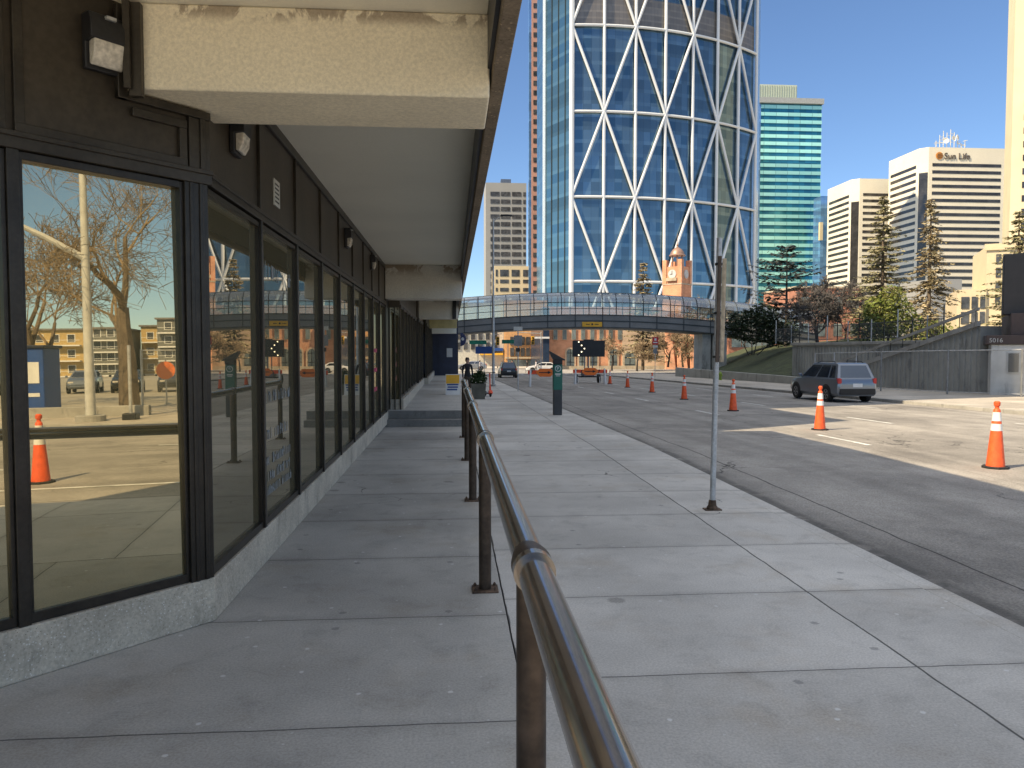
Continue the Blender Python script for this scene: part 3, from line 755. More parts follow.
cu = bpy.data.curves.new('letter', 'FONT'); cu.body = 'P'; cu.size = .12; cu.align_x = 'CENTER'; cu.align_y = 'CENTER'; cu.extrude = .002
def text_part(cu, name, m, parent, loc, rot):
    o = bpy.data.objects.new('tmp', cu); col.objects.link(o)
    bpy.context.view_layer.update()
    me = bpy.data.meshes.new_from_object(o.evaluated_get(bpy.context.evaluated_depsgraph_get()))
    bpy.data.objects.remove(o); me.materials.clear(); me.materials.append(m)
    t = bpy.data.objects.new(name, me); col.objects.link(t); t.parent = parent; t.location = loc; t.rotation_euler = rot
    return t
text_part(cu, 'badge_letter', M['white'], dk, (0, 0, .019), (0, 0, 0))
mb = MB(); mb.box(-.08, .08, -.112, -.105, 1.16, 1.20); mb.box(-.06, .06, -.112, -.105, 1.12, 1.14); mb.build('printed_label', M['offwhite'], PS)

#@@CONES
# ------------------------------------------------------------------ traffic cones
def make_cone(label):
    t = thing('traffic_cone', label, 'traffic cone', (0, 0, 0), 0, 'orange traffic cones closing the lanes')
    mb = MB(); mb.prism([(.19*math.cos(R(22.5+45*i))*1.05, .19*math.sin(R(22.5+45*i))*1.05, 0) for i in range(8)], (0, 0, .035)); mb.build('base', M['rubber'], t, bevel=.008)
    prof = lambda z: .135-.085*(z-.035)/.90
    mb = MB(); mb.lathe([(prof(z), z) for z in (.035, .3, .6, .93)]+[(.045, .94), (.030, .955), (.030, .985), (.046, 1.0), (.048, 1.05), (.03, 1.07)], 20); mb.build('body', M['orange'], t, smooth='auto')
    for z0, z1 in ((.60, .71), (.755, .895)):
        mb = MB(); mb.lathe([(prof(z0)+.002, z0), (prof(z1)+.002, z1)], 20); mb.build('reflective_band', M['reflective'], t, smooth='auto')
    return t
cone_at = [((8.63, 11.57), 'tall orange cone nearest the camera, in the sunlit road by the right edge'),
  ((8.9, 18.0), 'orange cone at the tip of the sunlit road, in front of the dark estate car'),
  ((9.41, 25.16), 'orange cone in shade just right of the leaning sign post'),
  ((10.12, 32.95), 'orange cone directly left of the leaning sign post, nearer than the others there'),
  ((10.73, 40.69), 'orange cone in shade under the red street sign'),
  ((11.19, 48.5), 'small far orange cone between the arrow board and the red street sign'),
  ((11.64, 56.17), 'smallest orange cone, beside the right end of the barricade'),
  ((6.35, 1.42), 'orange cone mirrored in the large corner window'),
  ((6.2, -.85), 'orange cone mirrored at the left edge of the corner window')]
c0 = None
for (x, y), lab in cone_at:
    z = gz(y)+ROAD
    if c0 is None: c0 = make_cone(lab); c0.location = (x, y, z)
    else: dup(c0, (x, y, z), rnd.uniform(0, .7), lab)

#@@CARS
# ------------------------------------------------------------------ cars
def make_car(label, paint, kind='suv', group=None, glass='car_glass'):
    """length along +Y (front), origin on the ground at the centre"""
    t = thing('parked_car' if kind != 'drive' else 'car', label, 'car', (0, 0, 0), 0, group)
    L, W = 4.5, .88
    H = 1.62 if kind == 'suv' else (1.44)
    mb = MB()
    st = [(-2.25, .42, .80, .72), (-2.18, .30, .98, .82), (-1.95, .27, 1.02, .87), (-.8, .25, 1.0, .88), (.6, .25, .98, .88), (1.25, .26, .97, .87), (1.9, .28, .86, .84), (2.15, .32, .72, .78), (2.25, .42, .60, .66)]
    ring = []
    for y, zb, zt, w in st:
        ring.append([(-w*.9, y, zb), (-w, y, zb+.12), (-w, y, zb+(zt-zb)*.6), (-w*.95, y, zt-.04), (-w*.85, y, zt), (w*.85, y, zt), (w*.95, y, zt-.04), (w, y, zb+(zt-zb)*.6), (w, y, zb+.12), (w*.9, y, zb)])
    vs = [p for r in ring for p in r]; n = 10
    fs = [(k*n+i, (k+1)*n+i, (k+1)*n+(i+1) % n, k*n+(i+1) % n) for k in range(len(st)-1) for i in range(n)]
    fs += [tuple(range(n)), tuple(range((len(st)-1)*n+n-1, (len(st)-1)*n-1, -1))]
    mb.add(vs, fs); mb.build('body', M[paint], t, bevel=.02, smooth=True)
    # cabin
    y0, y1 = (-2.14, 1.15); t0, t1 = (-1.86, .25) if kind == 'suv' else (-1.3, .1)
    zb = .97; w0, w1 = .80, .61
    def side(y, z, sgn, off=0):
        f = (z-zb)/(H-zb); return (sgn*(w0+(w1-w0)*f+off), y, z)
    mb = MB()
    pts = [(y0, zb), (t0, H-.05), (t0+.12, H), (t1-.15, H), (t1, H-.04), (y1, zb)]
    L_ = [side(y, z, -1) for y, z in pts]; R_ = [side(y, z, 1) for y, z in pts]
    m = len(pts); mb.add(L_+R_, [tuple(range(m)), tuple(range(2*m-1, m-1, -1))]+[(i, m+i, m+(i+1) % m, (i+1) % m) for i in range(m)])
    cb = mb.build('cabin', M[paint], t, bevel=.025, smooth=True)
    def lerp(ya, za, yb, zb2, z): return ya+(yb-ya)*(z-za)/(zb2-za)
    za, zc = zb+.05, H-.10
    rear = lambda z: lerp(y0, zb, t0, H-.05, z); fro = lambda z: lerp(y1, zb, t1, H-.04, z)
    cuts = [0, .20, .24, .55, .59, .97] if kind == 'suv' else [.06, .06, .12, .50, .54, .97]
    for sgn in (-1, 1):
        for a, b in ((cuts[0]+.05, cuts[1]), (cuts[2], cuts[3]), (cuts[4], cuts[5])):
            if b-a < .05: continue
            lo = lambda f: rear(za)+.04+(fro(za)-rear(za)-.08)*f
            hi = lambda f: rear(zc)+.03+(fro(zc)-rear(zc)-.06)*f
            P4 = [side(lo(a), za, sgn, .006), side(lo(b), za, sgn, .006), side(hi(b), zc, sgn, .006), side(hi(a), zc, sgn, .006)]
            mb = MB(); mb.prism(P4, (-sgn*.02, 0, 0)); mb.build('side_window', M[glass], t)
        for yy in (-1.38, 1.38):
            mb = MB(); mb.lathe([(.20, -.09), (.325, -.10), (.345, -.06), (.345, .06), (.325, .10), (.20, .09)], 24)
            wb = mb.build('wheel', M['rubber'], t, smooth='auto'); wb.rotation_euler = (0, R(90), 0); wb.location = (sgn*.80, yy, .345)
            mb = MB(); mb.lathe([(.205, .02), (.215, .088), (.19, .092), (.10, .07), (.05, .075)], 20)
            for k in range(5):
                a = k*2*math.pi/5; mb.obox((.04*math.cos(a)-.02*math.sin(a), .04*math.sin(a)+.02*math.cos(a), .07), (.04*math.sin(a), -.04*math.cos(a), 0), (.16*math.cos(a), .16*math.sin(a), 0), (0, 0, .022))
            rm = mb.build('rim', M['chrome'], wb)
            if sgn < 0: rm.rotation_euler = (R(180), 0, 0)
            mb = MB(); mb.prism([(sgn*.872, yy+.41*math.cos(R(a)), .345+.41*math.sin(R(a))) for a in range(-12, 193, 15)], (sgn*.012, 0, 0)); mb.build('wheel_arch', M['black'], t)
        mb = MB(); mb.box(sgn*.90, sgn*1.04, .72, .86, 1.0, 1.14); mb.build('mirror', M[paint], t, bevel=.02)
        mb = MB(); mb.prism([(sgn*.62, -2.235, .80), (sgn*.80, -2.20, .80), (sgn*.83, -2.16, 1.02), (sgn*.70, -2.21, 1.02)], (0, .03, 0)); mb.box(sgn*.66, sgn*.80, -2.235, -2.10, .80, 1.0); mb.build('tail_lamp', M['taillight'], t)
        mb = MB(); mb.box(sgn*.45, sgn*.74, 2.05, 2.19, .66, .76); mb.build('headlight', M['lens'], t)
        if kind == 'suv':
            mb = MB(); mb.path([side(-1.6, H-.02, sgn), (sgn*.56, -1.45, H+.06), (sgn*.56, -.3, H+.06), side(-.1, H-.02, sgn)], [.016]*4, 6); mb.build('roof_rail', M['black'], t)
    # rear and front glass
    def rq(x, z, off): return (x, rear(z)-off, z)
    mb = MB(); mb.prism([rq(-.64, za+.02, .008), rq(.64, za+.02, .008), rq(.53, zc, .008), rq(-.53, zc, .008)], (0, .03, 0)); mb.build('rear_window', M[glass], t)
    def fq(x, z, off): return (x, fro(z)+off, z)
    mb = MB(); mb.prism([fq(-.70, za, .008), fq(.70, za, .008), fq(.57, zc, .008), fq(-.57, zc, .008)], (0, -.03, 0)); mb.build('windscreen', M[glass], t)
    mb = MB(); mb.box(-.20, .20, -2.262, -2.235, .66, .80); mb.build('number_plate', M['white'], t)
    mb = MB(); mb.box(-.74, .74, -2.275, -2.19, .36, .60); mb.build('bumper', M['black'] if kind == 'suv' else M[paint], t, bevel=.02)
    return t
suv = make_car('dark slate estate car with roof rails at the edge of the sunlit road', 'car_slate'); suv.name = 'estate_car'
suv.location = (16.2, 31.9, gz(31.9)+ROAD)
fc = make_car('black car seen from behind, far down the street under the bridge', 'car_black'); fc.name = 'car'
fc.location = (5.75, 80, gz(80)+ROAD)
sed = {}
PG = 'cars standing in the car park mirrored in the corner window'
for k, (y, x, pt, lab) in enumerate(((-12.6, 47, 'car_silver', 'silver car mirrored left of the lamp post in the corner window'), (-9.9, 48, 'car_slate', 'dark grey car mirrored just right of the lamp post'), (-7.2, 47.4, 'car_black', 'black car mirrored between the tree trunk and the lamp post'),
        (-4.4, 47, 'car_black', 'black car mirrored just right of the tree trunk'), (-1.4, 48.5, 'car_silver', 'silver car mirrored nearest the round orange sign'), (-15.4, 47.6, 'car_black', 'black car mirrored left of the silver one'))):
    if pt not in sed:
        sed[pt] = make_car(lab, pt, 'sedan', PG); sed[pt].name = 'parked_car'; o = sed[pt]; o.location = (x, y, -.02); o.rotation_euler.z = R(80)
    else: dup(sed[pt], (x, y, -.02), R(80+rnd.uniform(-4, 4)), lab)
FG = 'cars crossing beyond the bridge'
wc = make_car('white car at the far crossing, left of the street', 'car_white', 'sedan', FG); wc.name = 'car'
wc.location = (-1.6, 112, gz(112)-.02); wc.rotation_euler.z = R(90)
o = make_car('silver car at the far crossing beside the white one', 'car_silver', 'sedan', FG); o.name = 'car'; o.location = (2.9, 115, gz(115)-.02); o.rotation_euler.z = R(88)
dup(wc, (12.4, 106, gz(106)+ROAD), R(90), 'white car at the far crossing behind the left barricade')
#@@STREET
# ------------------------------------------------------------------ barricades and arrow board
def barricade(label, loc, L):
    t = thing('barricade', label, 'barricade', loc, 0, 'road works barricades')
    for z in (.82,):
        mb = MB(); mb.box(-L/2, L/2, -.04, -.01, z, z+.26); bd = mb.build('board', M['red_orange'], t)
        x = -L/2+.12
        while x < L/2-.2:
            mb = MB(); mb.prism([(x, -.044, z+.002), (x+.10, -.044, z+.002), (x+.22, -.044, z+.258), (x+.12, -.044, z+.258)], (0, .003, 0)); mb.build('stripe', M['dark_metal'], bd); x += .42
    for sx in (-1, 1):
        for sy in (-1, 1):
            mb = MB(); mb.obox((sx*L*.42-.05, sy*.02-.02, 1.15), (.10, 0, 0), (0, .04, 0), (sx*.05, sy*.36, -1.15)); mb.build('leg', M['white'], t)
    mb = MB(); P = [(-.62, -.05, .90), (-.36, -.05, .66), (.36, -.05, .66), (.62, -.05, .90), (.62, -.05, .98), (.36, -.05, 1.2), (-.36, -.05, 1.2), (-.62, -.05, .98)]
    mb.prism(P, (0, -.02, 0)); pn = mb.build('detour_panel', M['sign_orange'], t)
    mb = MB(); y = -.073
    mb.box(-.40, .20, y-.002, y, .91, .97); mb.prism([(.18, y, .84), (.42, y, .94), (.18, y, 1.04)], (0, -.002, 0)); mb.build('arrow', M['black'], pn)
    return t
barricade('orange barricade with an arrow panel in front of the black arrow board trailer', (at(590, 384, 56).x, 56, gz(56)+ROAD), 2.55)
barricade('orange barricade with an arrow panel behind the parking pay station', (at(545, 386, 51).x, 51, gz(51)+ROAD), 2.3)
ab = at(588.5, 384, 58.5); AB = thing('arrow_board_trailer', 'black electronic arrow board on a wheeled trailer in the closed lane', 'arrow board', (ab.x, 58.5, gz(58.5)+ROAD))
mb = MB(); mb.box(-1.25, 1.25, -.06, .06, 2.03, 3.28); mb.box(-.4, .4, -.05, .05, 3.28, 3.36); bd = mb.build('board', M['black'], AB, bevel=.02)
mb = MB()
for x, z in ((-.78, 3.16), (-.56, 2.90), (-.34, 2.655), (-.56, 2.41), (-.78, 2.15)):
    q = MB(); q.lathe([(.05, 0), (.05, .02), (.025, .03)], 12); l = q.build('lamp', M['lamp_on'], bd); l.rotation_euler = (R(90), 0, 0); l.location = (x, -.062, z)
mb.box(-.05, .05, .07, .16, .5, 2.2); mb.box(-.34, -.28, .0, .08, .5, 2.05); mb.box(.28, .34, .0, .08, .5, 2.05); mb.build('mast', M['grey_metal'], AB)
mb = MB(); mb.box(-.75, .75, -.1, .02, .45, .53); mb.box(-.75, .75, .9, 1.0, .45, .53); mb.box(-.62, -.54, 0, 1, .44, .54); mb.box(.54, .62, 0, 1, .44, .54); mb.box(-.04, .04, .9, 2.4, .42, .5); mb.build('chassis', M['dark_metal'], AB)
mb = MB(); mb.box(-.45, .45, .05, .85, .54, .95); mb.build('battery_box', M['grey_metal'], AB, bevel=.02)
for sx in (-1, 1):
    mb = MB(); mb.lathe([(.15, -.1), (.33, -.1), (.35, 0), (.33, .1), (.15, .1)], 18); w = mb.build('wheel', M['rubber'], AB, smooth='auto'); w.rotation_euler = (0, R(90), 0); w.location = (sx*.88, .45, .35)
    mb = MB(); mb.tube((sx*.85, -.1, 0), (sx*.85, -.1, .5), .03); mb.build('jack', M['white'], AB)

# ------------------------------------------------------------------ street lamps, signs, signals
def street_lamp(label, p, h, arm, r=.10, m='galv', cat='street lamp'):
    t = thing('street_lamp', label, cat, p)
    mb = MB(); mb.lathe([(r*1.9, -.05), (r*1.9, .10), (r*1.6, .12)], 16); mb.build('footing', M['kerb'], t, bevel=.01)
    mb = MB(); mb.path([(0, 0, .1), (0, 0, h*.5), (0, 0, h)], [r, r*.8, r*.55], 14); mb.build('pole', M[m], t, smooth='auto')
    a = Vector(arm); pts = [Vector((0, 0, h-.25)), Vector((0, 0, h-.1))+a*.35, Vector((0, 0, h))+a]
    mb = MB(); mb.path(pts, [r*.4, r*.38, r*.3], 8); mb.build('arm', M[m], t, smooth='auto')
    e = pts[-1]; dd = Vector((a.x, a.y, 0)).normalized(); sd = Vector((-dd.y, dd.x, 0))
    mb = MB(); mb.prism([e-sd*.1, e+sd*.1, e+sd*.15+dd*.4, e+sd*.09+dd*.72, e-sd*.09+dd*.72, e-sd*.15+dd*.4], (0, 0, .12)); hd = mb.build('lamp_head', M['dark_metal'], t, bevel=.03)
    mb = MB(); mb.prism([e-sd*.08+dd*.15-Vector((0, 0, .03)), e+sd*.08+dd*.15-Vector((0, 0, .03)), e+sd*.07+dd*.6-Vector((0, 0, .03)), e-sd*.07+dd*.6-Vector((0, 0, .03))], (0, 0, .032)); mb.build('lamp_lens', M['lens'], hd)
    return t
street_lamp('tall grey street lamp rising beside the planter, its head against the grey tower', (2.57, 48, gz(48)), 10.4, (.45, 0, .12), .09)
lp = street_lamp('thick pale lamp post on a concrete foot mirrored in the corner window', (18.7, -1.35, 0), 9.5, (-.9, .2, .3), .145, 'offwhite')
mb = MB(); mb.path([(0, 0, 4.9), (-.3, -1.0, 5.5), (-.5, -2.6, 6.3)], [.10, .085, .06], 8); mb.build('signal_arm', M['offwhite'], lp, smooth='auto')
mb = MB(); mb.lathe([(.42, -.03), (.42, .17), (.38, .19)], 20); mb.build('concrete_foot', M['kerb'], lp)

def sign_pole(name, label, p, h, plates, cat='street sign', r=.03):
    t = thing(name, label, cat, p)
    mb = MB(); mb.tube((0, 0, 0), (0, 0, h), r, n=10); mb.build('pole', M['galv'], t, smooth='auto')
    for nm, w, hh, z, m, mark in plates:
        mb = MB(); mb.box(-w/2, w/2, -r-.008, -r-.001, z, z+hh); q = mb.build(nm, M[m], t)
        if mark == 'bar':
            mb = MB(); mb.box(-w*.34, w*.34, -r-.011, -r-.0085, z+hh*.22, z+hh*.34); mb.box(-w*.16, w*.16, -r-.011, -r-.0085, z+hh*.52, z+hh*.82); mb.build('sign_mark', M['white'], q)
    return t
pp = at(518, 391, 40); sign_pole('sign_pole', 'grey street sign pole with a square plate seen from behind, at the kerb', (pp.x, 40, gz(40)), 3.35, [('top_plate', .46, .2, 3.15, 'offwhite', None), ('sign_plate', .42, .55, 2.35, 'grey_metal', None), ('lower_plate', .22, .2, 2.05, 'dark_metal', None)])
pp = at(655, 374, 75); sign_pole('sign_pole', 'red street sign on a pole with a small white plate, before the brick hall', (pp.x, 75, gz(75)), 4.0, [('red_plate', .62, .75, 3.2, 'red', 'bar'), ('white_plate', .5, .22, 2.9, 'offwhite', None), ('grey_plate', .42, .5, 2.3, 'grey_metal', None)])
def signal(label, p, h, heads, arm=None):
    t = thing('traffic_signal', label, 'traffic light', p, 0, 'traffic signals at the far crossing')
    mb = MB(); mb.tube((0, 0, 0), (0, 0, h), .07, .055, n=10); mb.build('pole', M['galv'], t, smooth='auto')
    if arm: mb = MB(); mb.tube((0, 0, h-.25), (arm, 0, h-.1), .045, n=8); mb.build('mast_arm', M['galv'], t)
    for x, z in heads:
        mb = MB(); mb.box(x-.22, x+.22, -.24, -.08, z, z+1.1); b = mb.build('signal_head', M['yellow'], t, bevel=.03)
        for k in range(3):
            mb = MB(); mb.lathe([(.11, 0), (.11, .03), (.05, .04)], 12); l = mb.build('lens', M['black'], b); l.rotation_euler = (R(90), 0, 0); l.location = (x, -.245, z+.2+.34*k)
    return t
q = at(493, 370, 100); signal('yellow traffic signal left of the far crossing, seen beside the street lamp pole', (q.x, 100, gz(100)), 5.2, [(.6, 3.6)], 1.2)
q = at(541, 370, 101); signal('yellow traffic signal right of the far crossing, over the left barricade', (q.x, 101, gz(101)), 5.4, [(-1.1, 3.7)], -3.2)
def plate_sign(name, label, cat, p, w, h, m, pole_h, bars=0):
    t = thing(name, label, cat, p); mb = MB(); mb.tube((0, 0, 0), (0, 0, pole_h), .05, n=8); mb.build('pole', M['galv'], t)
    mb = MB(); mb.box(-w/2, w/2, -.08, -.055, pole_h-h, pole_h); mb.build('sign_plate', M[m], t); return t
q = at(478, 372, 98); plate_sign('street_name_sign', 'green street name blade high on a pole at the far left corner', 'street sign', (q.x, 98, gz(98)), 2.2, .5, 'green', 4.2)
q = at(508, 372, 99); plate_sign('street_name_sign', 'green street name blade above the black far car', 'street sign', (q.x, 99, gz(99)), 1.6, .5, 'green', 4.3)
q = at(478, 372, 96); t = plate_sign('street_banner', 'blue street banner hung low at the far left corner', 'banner', (q.x+.8, 96.5, gz(96)), 2.2, .9, 'blue', 3.4)
# ------------------------------------------------------------------ things on the terrace edge
BS = thing('sandwich_board', 'yellow and white folding sandwich board standing on the raised terrace', 'signboard', (.02, 25.2, .30))
for s, nm in ((-1, 'front_leaf'), (1, 'back_leaf')):
    mb = MB(); mb.obox((-.23, s*.22, 0), (.46, 0, 0), (0, .02, 0), (0, -s*.18, .66)); f = mb.build(nm, M['white'], BS)
    if s < 0:
        mb = MB(); mb.obox((-.20, -.2235+.012+.06, .36-.0), (.40, 0, 0), (0, .004, 0), (0, .066, .26)); 
        mb = MB(); a = Vector((0, .18, .66)); o_ = Vector((-.215, -.226, 0))
        mb.obox(o_+a*.55, (.43, 0, 0), (0, .003, 0), a*.42); mb.build('yellow_panel', M['yellow'], f)
        mb = MB()
        for k, (x0, x1, z) in enumerate(((.03, .40, .46), (.05, .38, .34), (.03, .36, .22))): mb.obox(o_+a*z+Vector((x0, 0, 0)), (x1-x0, 0, 0), (0, .003, 0), a*.07)
        mb.build('printed_line', M['blue'], f)
PL = thing('planter', 'square concrete planter with a leafy green shrub at the end of the handrail', 'planter', (1.08, 31.7, gz(31.7)))
mb = MB(); mb.prism([(-.27, -.27, 0), (.27, -.27, 0), (.27, .27, 0), (-.27, .27, 0)], (0, 0, .02)); mb.add([(-.25, -.25, 0), (.25, -.25, 0), (.25, .25, 0), (-.25, .25, 0), (-.31, -.31, .64), (.31, -.31, .64), (.31, .31, .64), (-.31, .31, .64)], [(0, 3, 2, 1), (4, 5, 6, 7), (0, 1, 5, 4), (1, 2, 6, 5), (2, 3, 7, 6), (3, 0, 4, 7)])
mb.build('pot', mat('planter_concrete', (.13, .125, .10), .85, var=.25), PL, bevel=.02)
def leaves(mb, c, rx, ry, rz, n, size, r2, flat=.5):
    for _ in range(n):
        while True:
            p = Vector((r2.uniform(-1, 1), r2.uniform(-1, 1), r2.uniform(-1, 1)))
            if .25 < p.length < 1: break
        p = Vector((c[0]+p.x*rx, c[1]+p.y*ry, c[2]+p.z*rz)); s = size*r2.uniform(.6, 1.3)
        a = Vector((r2.gauss(0, 1), r2.gauss(0, 1), r2.gauss(0, flat))).normalized(); b = a.orthogonal().normalized()
        b = (b*math.cos(r2.uniform(0, 6))+a.cross(b)*math.sin(r2.uniform(0, 6))).normalized()
        mb.add([p-a*s, p+b*s*.45, p+a*s, p-b*s*.45], [(0, 1, 2, 3)])
mb = MB(); r2 = random.Random(3); leaves(mb, (0, 0, .84), .36, .36, .30, 420, .075, r2); leaves(mb, (.05, 0, 1.02), .22, .22, .2, 140, .07, r2); mb.build('shrub', M['planter_leaf'], PL)
SCO = thing('kick_scooter', 'orange kick scooter parked on the pavement against the lamp pole', 'scooter', (1.62, 33.6, gz(33.6)), R(12))
mb = MB(); mb.box(-.08, .08, -.1, .62, .12, .17); mb.build('deck', M['dark_metal'], SCO, bevel=.01)
mb = MB(); mb.tube((0, -.16, .14), (0, -.06, 1.05), .028, n=10); mb.tube((0, -.19, .12), (0, -.12, .45), .04, n=10); mb.build('stem', M['red_orange'], SCO)
mb = MB(); mb.tube((-.26, -.06, 1.06), (.26, -.06, 1.06), .018, n=8); mb.build('handlebar', M['black'], SCO)
for y in (-.19, .68):
    mb = MB(); mb.lathe([(.06, -.03), (.105, -.03), (.12, 0), (.105, .03), (.06, .03)], 16); w = mb.build('wheel', M['rubber'], SCO, smooth='auto'); w.rotation_euler = (0, R(90), 0); w.location = (0, y, .12)
mb = MB(); mb.prism([(-.07, -.34, .20), (-.07, -.22, .30), (-.07, -.08, .26), (-.07, -.10, .16), (-.07, -.2, .12)], (.14, 0, 0)); mb.build('mudguard', M['red_orange'], SCO)
BL = thing('blade_sign', 'dark blue rounded projecting sign hanging at the far end of the canopy', 'sign', (.48, 44.6, 2.18))
BL.scale = (.62, .62, .62)
mb = MB(); mb.prism([(.03+.52*math.cos(R(a)), 0, .28+.62*math.sin(R(a))) for a in range(-90, 91, 15)]+[(0, 0, .9), (0, 0, -.34)], (0, .06, 0)); b = mb.build('sign_face', mat('blue_sign', (.012, .02, .09), .4), BL, bevel=.01)
mb = MB(); mb.lathe([(.15, 0), (.15, .01)], 16); q = mb.build('emblem', M['offwhite'], b); q.rotation_euler = (R(90), 0, 0); q.location = (.22, -.004, .33)
mb = MB(); mb.tube((-.02, .03, .75), (.5, .03, .75), .02); mb.build('bracket', M['dark_metal'], BL)
#@@PEOPLE
# ------------------------------------------------------------------ people
def person(label, loc, rz, top, bottom, group=None, h=1.72, walk=.12):
    t = thing('person', label, 'person', loc, rz, group)
    J = [  # joint, parent, radius
     ((0, 0, .94), None, .125), ((0, .01, 1.12), 0, .12), ((0, .0, 1.33), 1, .135), ((0, .01, 1.45), 2, .085), ((0, .005, 1.51), 3, .055),
     ((0, -.005, 1.57), 4, .072), ((0, -.01, 1.65), 5, .088), ((0, .0, 1.72), 6, .055),
     ((.17, .0, 1.41), 3, .06), ((.22, .01, 1.15), 8, .045), ((.22, -.07, .92), 9, .034), ((.215, -.10, .83), 10, .03),
     ((-.17, .0, 1.41), 3, .06), ((-.22, .01, 1.15), 12, .045), ((-.22, -.07, .92), 13, .034), ((-.215, -.10, .83), 14, .03),
     ((.09, .0, .86), 0, .09), ((.10, -.02-walk, .49), 16, .062), ((.10, .03-walk, .09), 17, .043), ((.11, -.12-walk, .035), 18, .034),
     ((-.09, .0, .86), 0, .09), ((-.10, walk*.7, .49), 20, .062), ((-.10, .08+walk, .09), 21, .043), ((-.11, -.07+walk, .035), 22, .034)]
    me = bpy.data.meshes.new('body'); me.from_pydata([j[0] for j in J], [(i, j[1]) for i, j in enumerate(J) if j[1] is not None], [])
    tmp = bpy.data.objects.new('tmp', me); col.objects.link(tmp)
    bm = bmesh.new(); bm.from_mesh(me); sk = bm.verts.layers.skin.verify()
    for v, j in zip(bm.verts, J): v[sk].radius = (j[2], j[2]*(.8 if j[2] > .1 else 1)); v[sk].use_root = (j[1] is None)
    bm.to_mesh(me); bm.free()
    tmp.modifiers.new('Skin', 'SKIN'); ss = tmp.modifiers.new('Sub', 'SUBSURF'); ss.levels = 2; ss.render_levels = 2
    bpy.context.view_layer.update()
    m2 = bpy.data.meshes.new_from_object(tmp.evaluated_get(bpy.context.evaluated_depsgraph_get())); bpy.data.objects.remove(tmp)
    m2.materials.clear()
    for q in (M['skin'], M[top], M[bottom], M['black']): m2.materials.append(q)
    for p in m2.polygons:
        z = p.center.z; x = abs(p.center.x); p.use_smooth = True
        p.material_index = 0 if z > 1.49 else (0 if (x > .16 and z < .90) else (1 if z > .93 or x > .17 else (2 if z > .10 else 3)))
    o = bpy.data.objects.new('body', m2); col.objects.link(o); o.parent = t
    mb = MB(); mb.lathe([(.03, 1.775), (.075, 1.755), (.098, 1.69), (.095, 1.63), (.085, 1.58), (.06, 1.585)][::-1], 16, (0, .022, 0)); mb.build('hair', M['hair'], t, smooth=True)
    s = h/1.77; t.scale = (s, s, s); return t
person('person in a black jacket and brown trousers standing behind the end of the handrail', (.66, 33.2, gz(33.2)), R(10), 'cloth_black', 'khaki', walk=.02)
PGp = 'pedestrians at the far crossing'
q = at(480, 370, 104); pa = person('person in a pale jacket walking at the far left of the crossing', (q.x, 104, gz(104)+ROAD+.03), R(70), 'cloth_white', 'jeans', PGp, walk=.2)
for px, Y, rz, lab in ((536, 104, -80, 'person in a pale jacket walking just left of the left barricade'),):
    q = at(px, 370, Y); dup(pa, (q.x, Y, gz(Y)+ROAD+.03), R(rz), lab, pa.scale)
q = at(527, 370, 106); person('person in a black jacket walking across behind the grey sign pole', (q.x, 106, gz(106)+ROAD+.03), R(-75), 'cloth_black', 'jeans', PGp, walk=.2)
q = at(512, 370, 108); person('person in a red jacket waiting at the far crossing behind the black car', (q.x, 108, gz(108)+ROAD+.03), R(-75), 'cloth_red', 'jeans', PGp, walk=.15)

#@@RIGHT
# ------------------------------------------------------------------ right side: wall, stair, fence, cabin, hydrant
WL = thing('retaining_wall', 'ribbed concrete retaining wall with a fence on top at the right of the street', 'wall', (26.5, 45, -.5))
wl = Vector((26.5, 45, -.5))
mb = MB(); mb.box(26.5, 26.9, 34, 58.3, -1.2, 2.10)
y = 34.15
while y < 58: mb.box(26.455, 26.51, y, y+.22, -1.1, 1.95); y += .45
mb.build('ribbed_face', M['wall_conc'], WL, off=wl)
mb = MB(); mb.box(26.34, 26.96, 33.9, 58.35, 2.10, 2.30); mb.build('coping', M['kerb'], WL, off=wl, bevel=.02)
ST = thing('stair_ramp', 'long concrete stair flight climbing along the retaining wall towards the cabin', 'stairs', (25.8, 44, -.4))
so = Vector((25.8, 44, -.4))
ya, za, yb, zb = 52.0, -.55, 35.2, 2.9
for dz, th, x0, nm in ((.0, .24, 25.15, 'stringer'), (.75, .14, 25.15, 'parapet'),):
    mb = MB(); mb.prism([(x0, ya, za+dz), (x0, yb, zb+dz), (x0, yb, zb+dz+th), (x0, ya, za+dz+th)], (.16 if nm == 'stringer' else .10, 0, 0)); mb.build(nm, M['kerb'], ST, off=so)
mb = MB(); n = 20
for k in range(n):
    f0, f1 = k/n, (k+1)/n; y0, y1 = ya+(yb-ya)*f0, ya+(yb-ya)*f1
    mb.box(25.32, 26.38, y0, y1, -1.0, za+(zb-za)*f1)
mb.build('flight', M['wall_conc'], ST, off=so)
mb = MB(); y = 35.4
while y < 51: 
    f = (y-yb)/(ya-yb); z = zb+(za-zb)*f; mb.box(25.265, 25.33, y, y+.14, -1.0, z+.02); y += .42
mb.build('rib', M['wall_conc'], ST, off=so)
mb = MB(); y = 35.4
while y < 51.8:
    f = (y-yb)/(ya-yb); z = zb+(za-zb)*f; mb.tube((25.2, y, z+.2), (25.2, y, z+.78), .02, n=5); y += 1.2
mb.build('baluster', M['dark_metal'], ST, off=so)
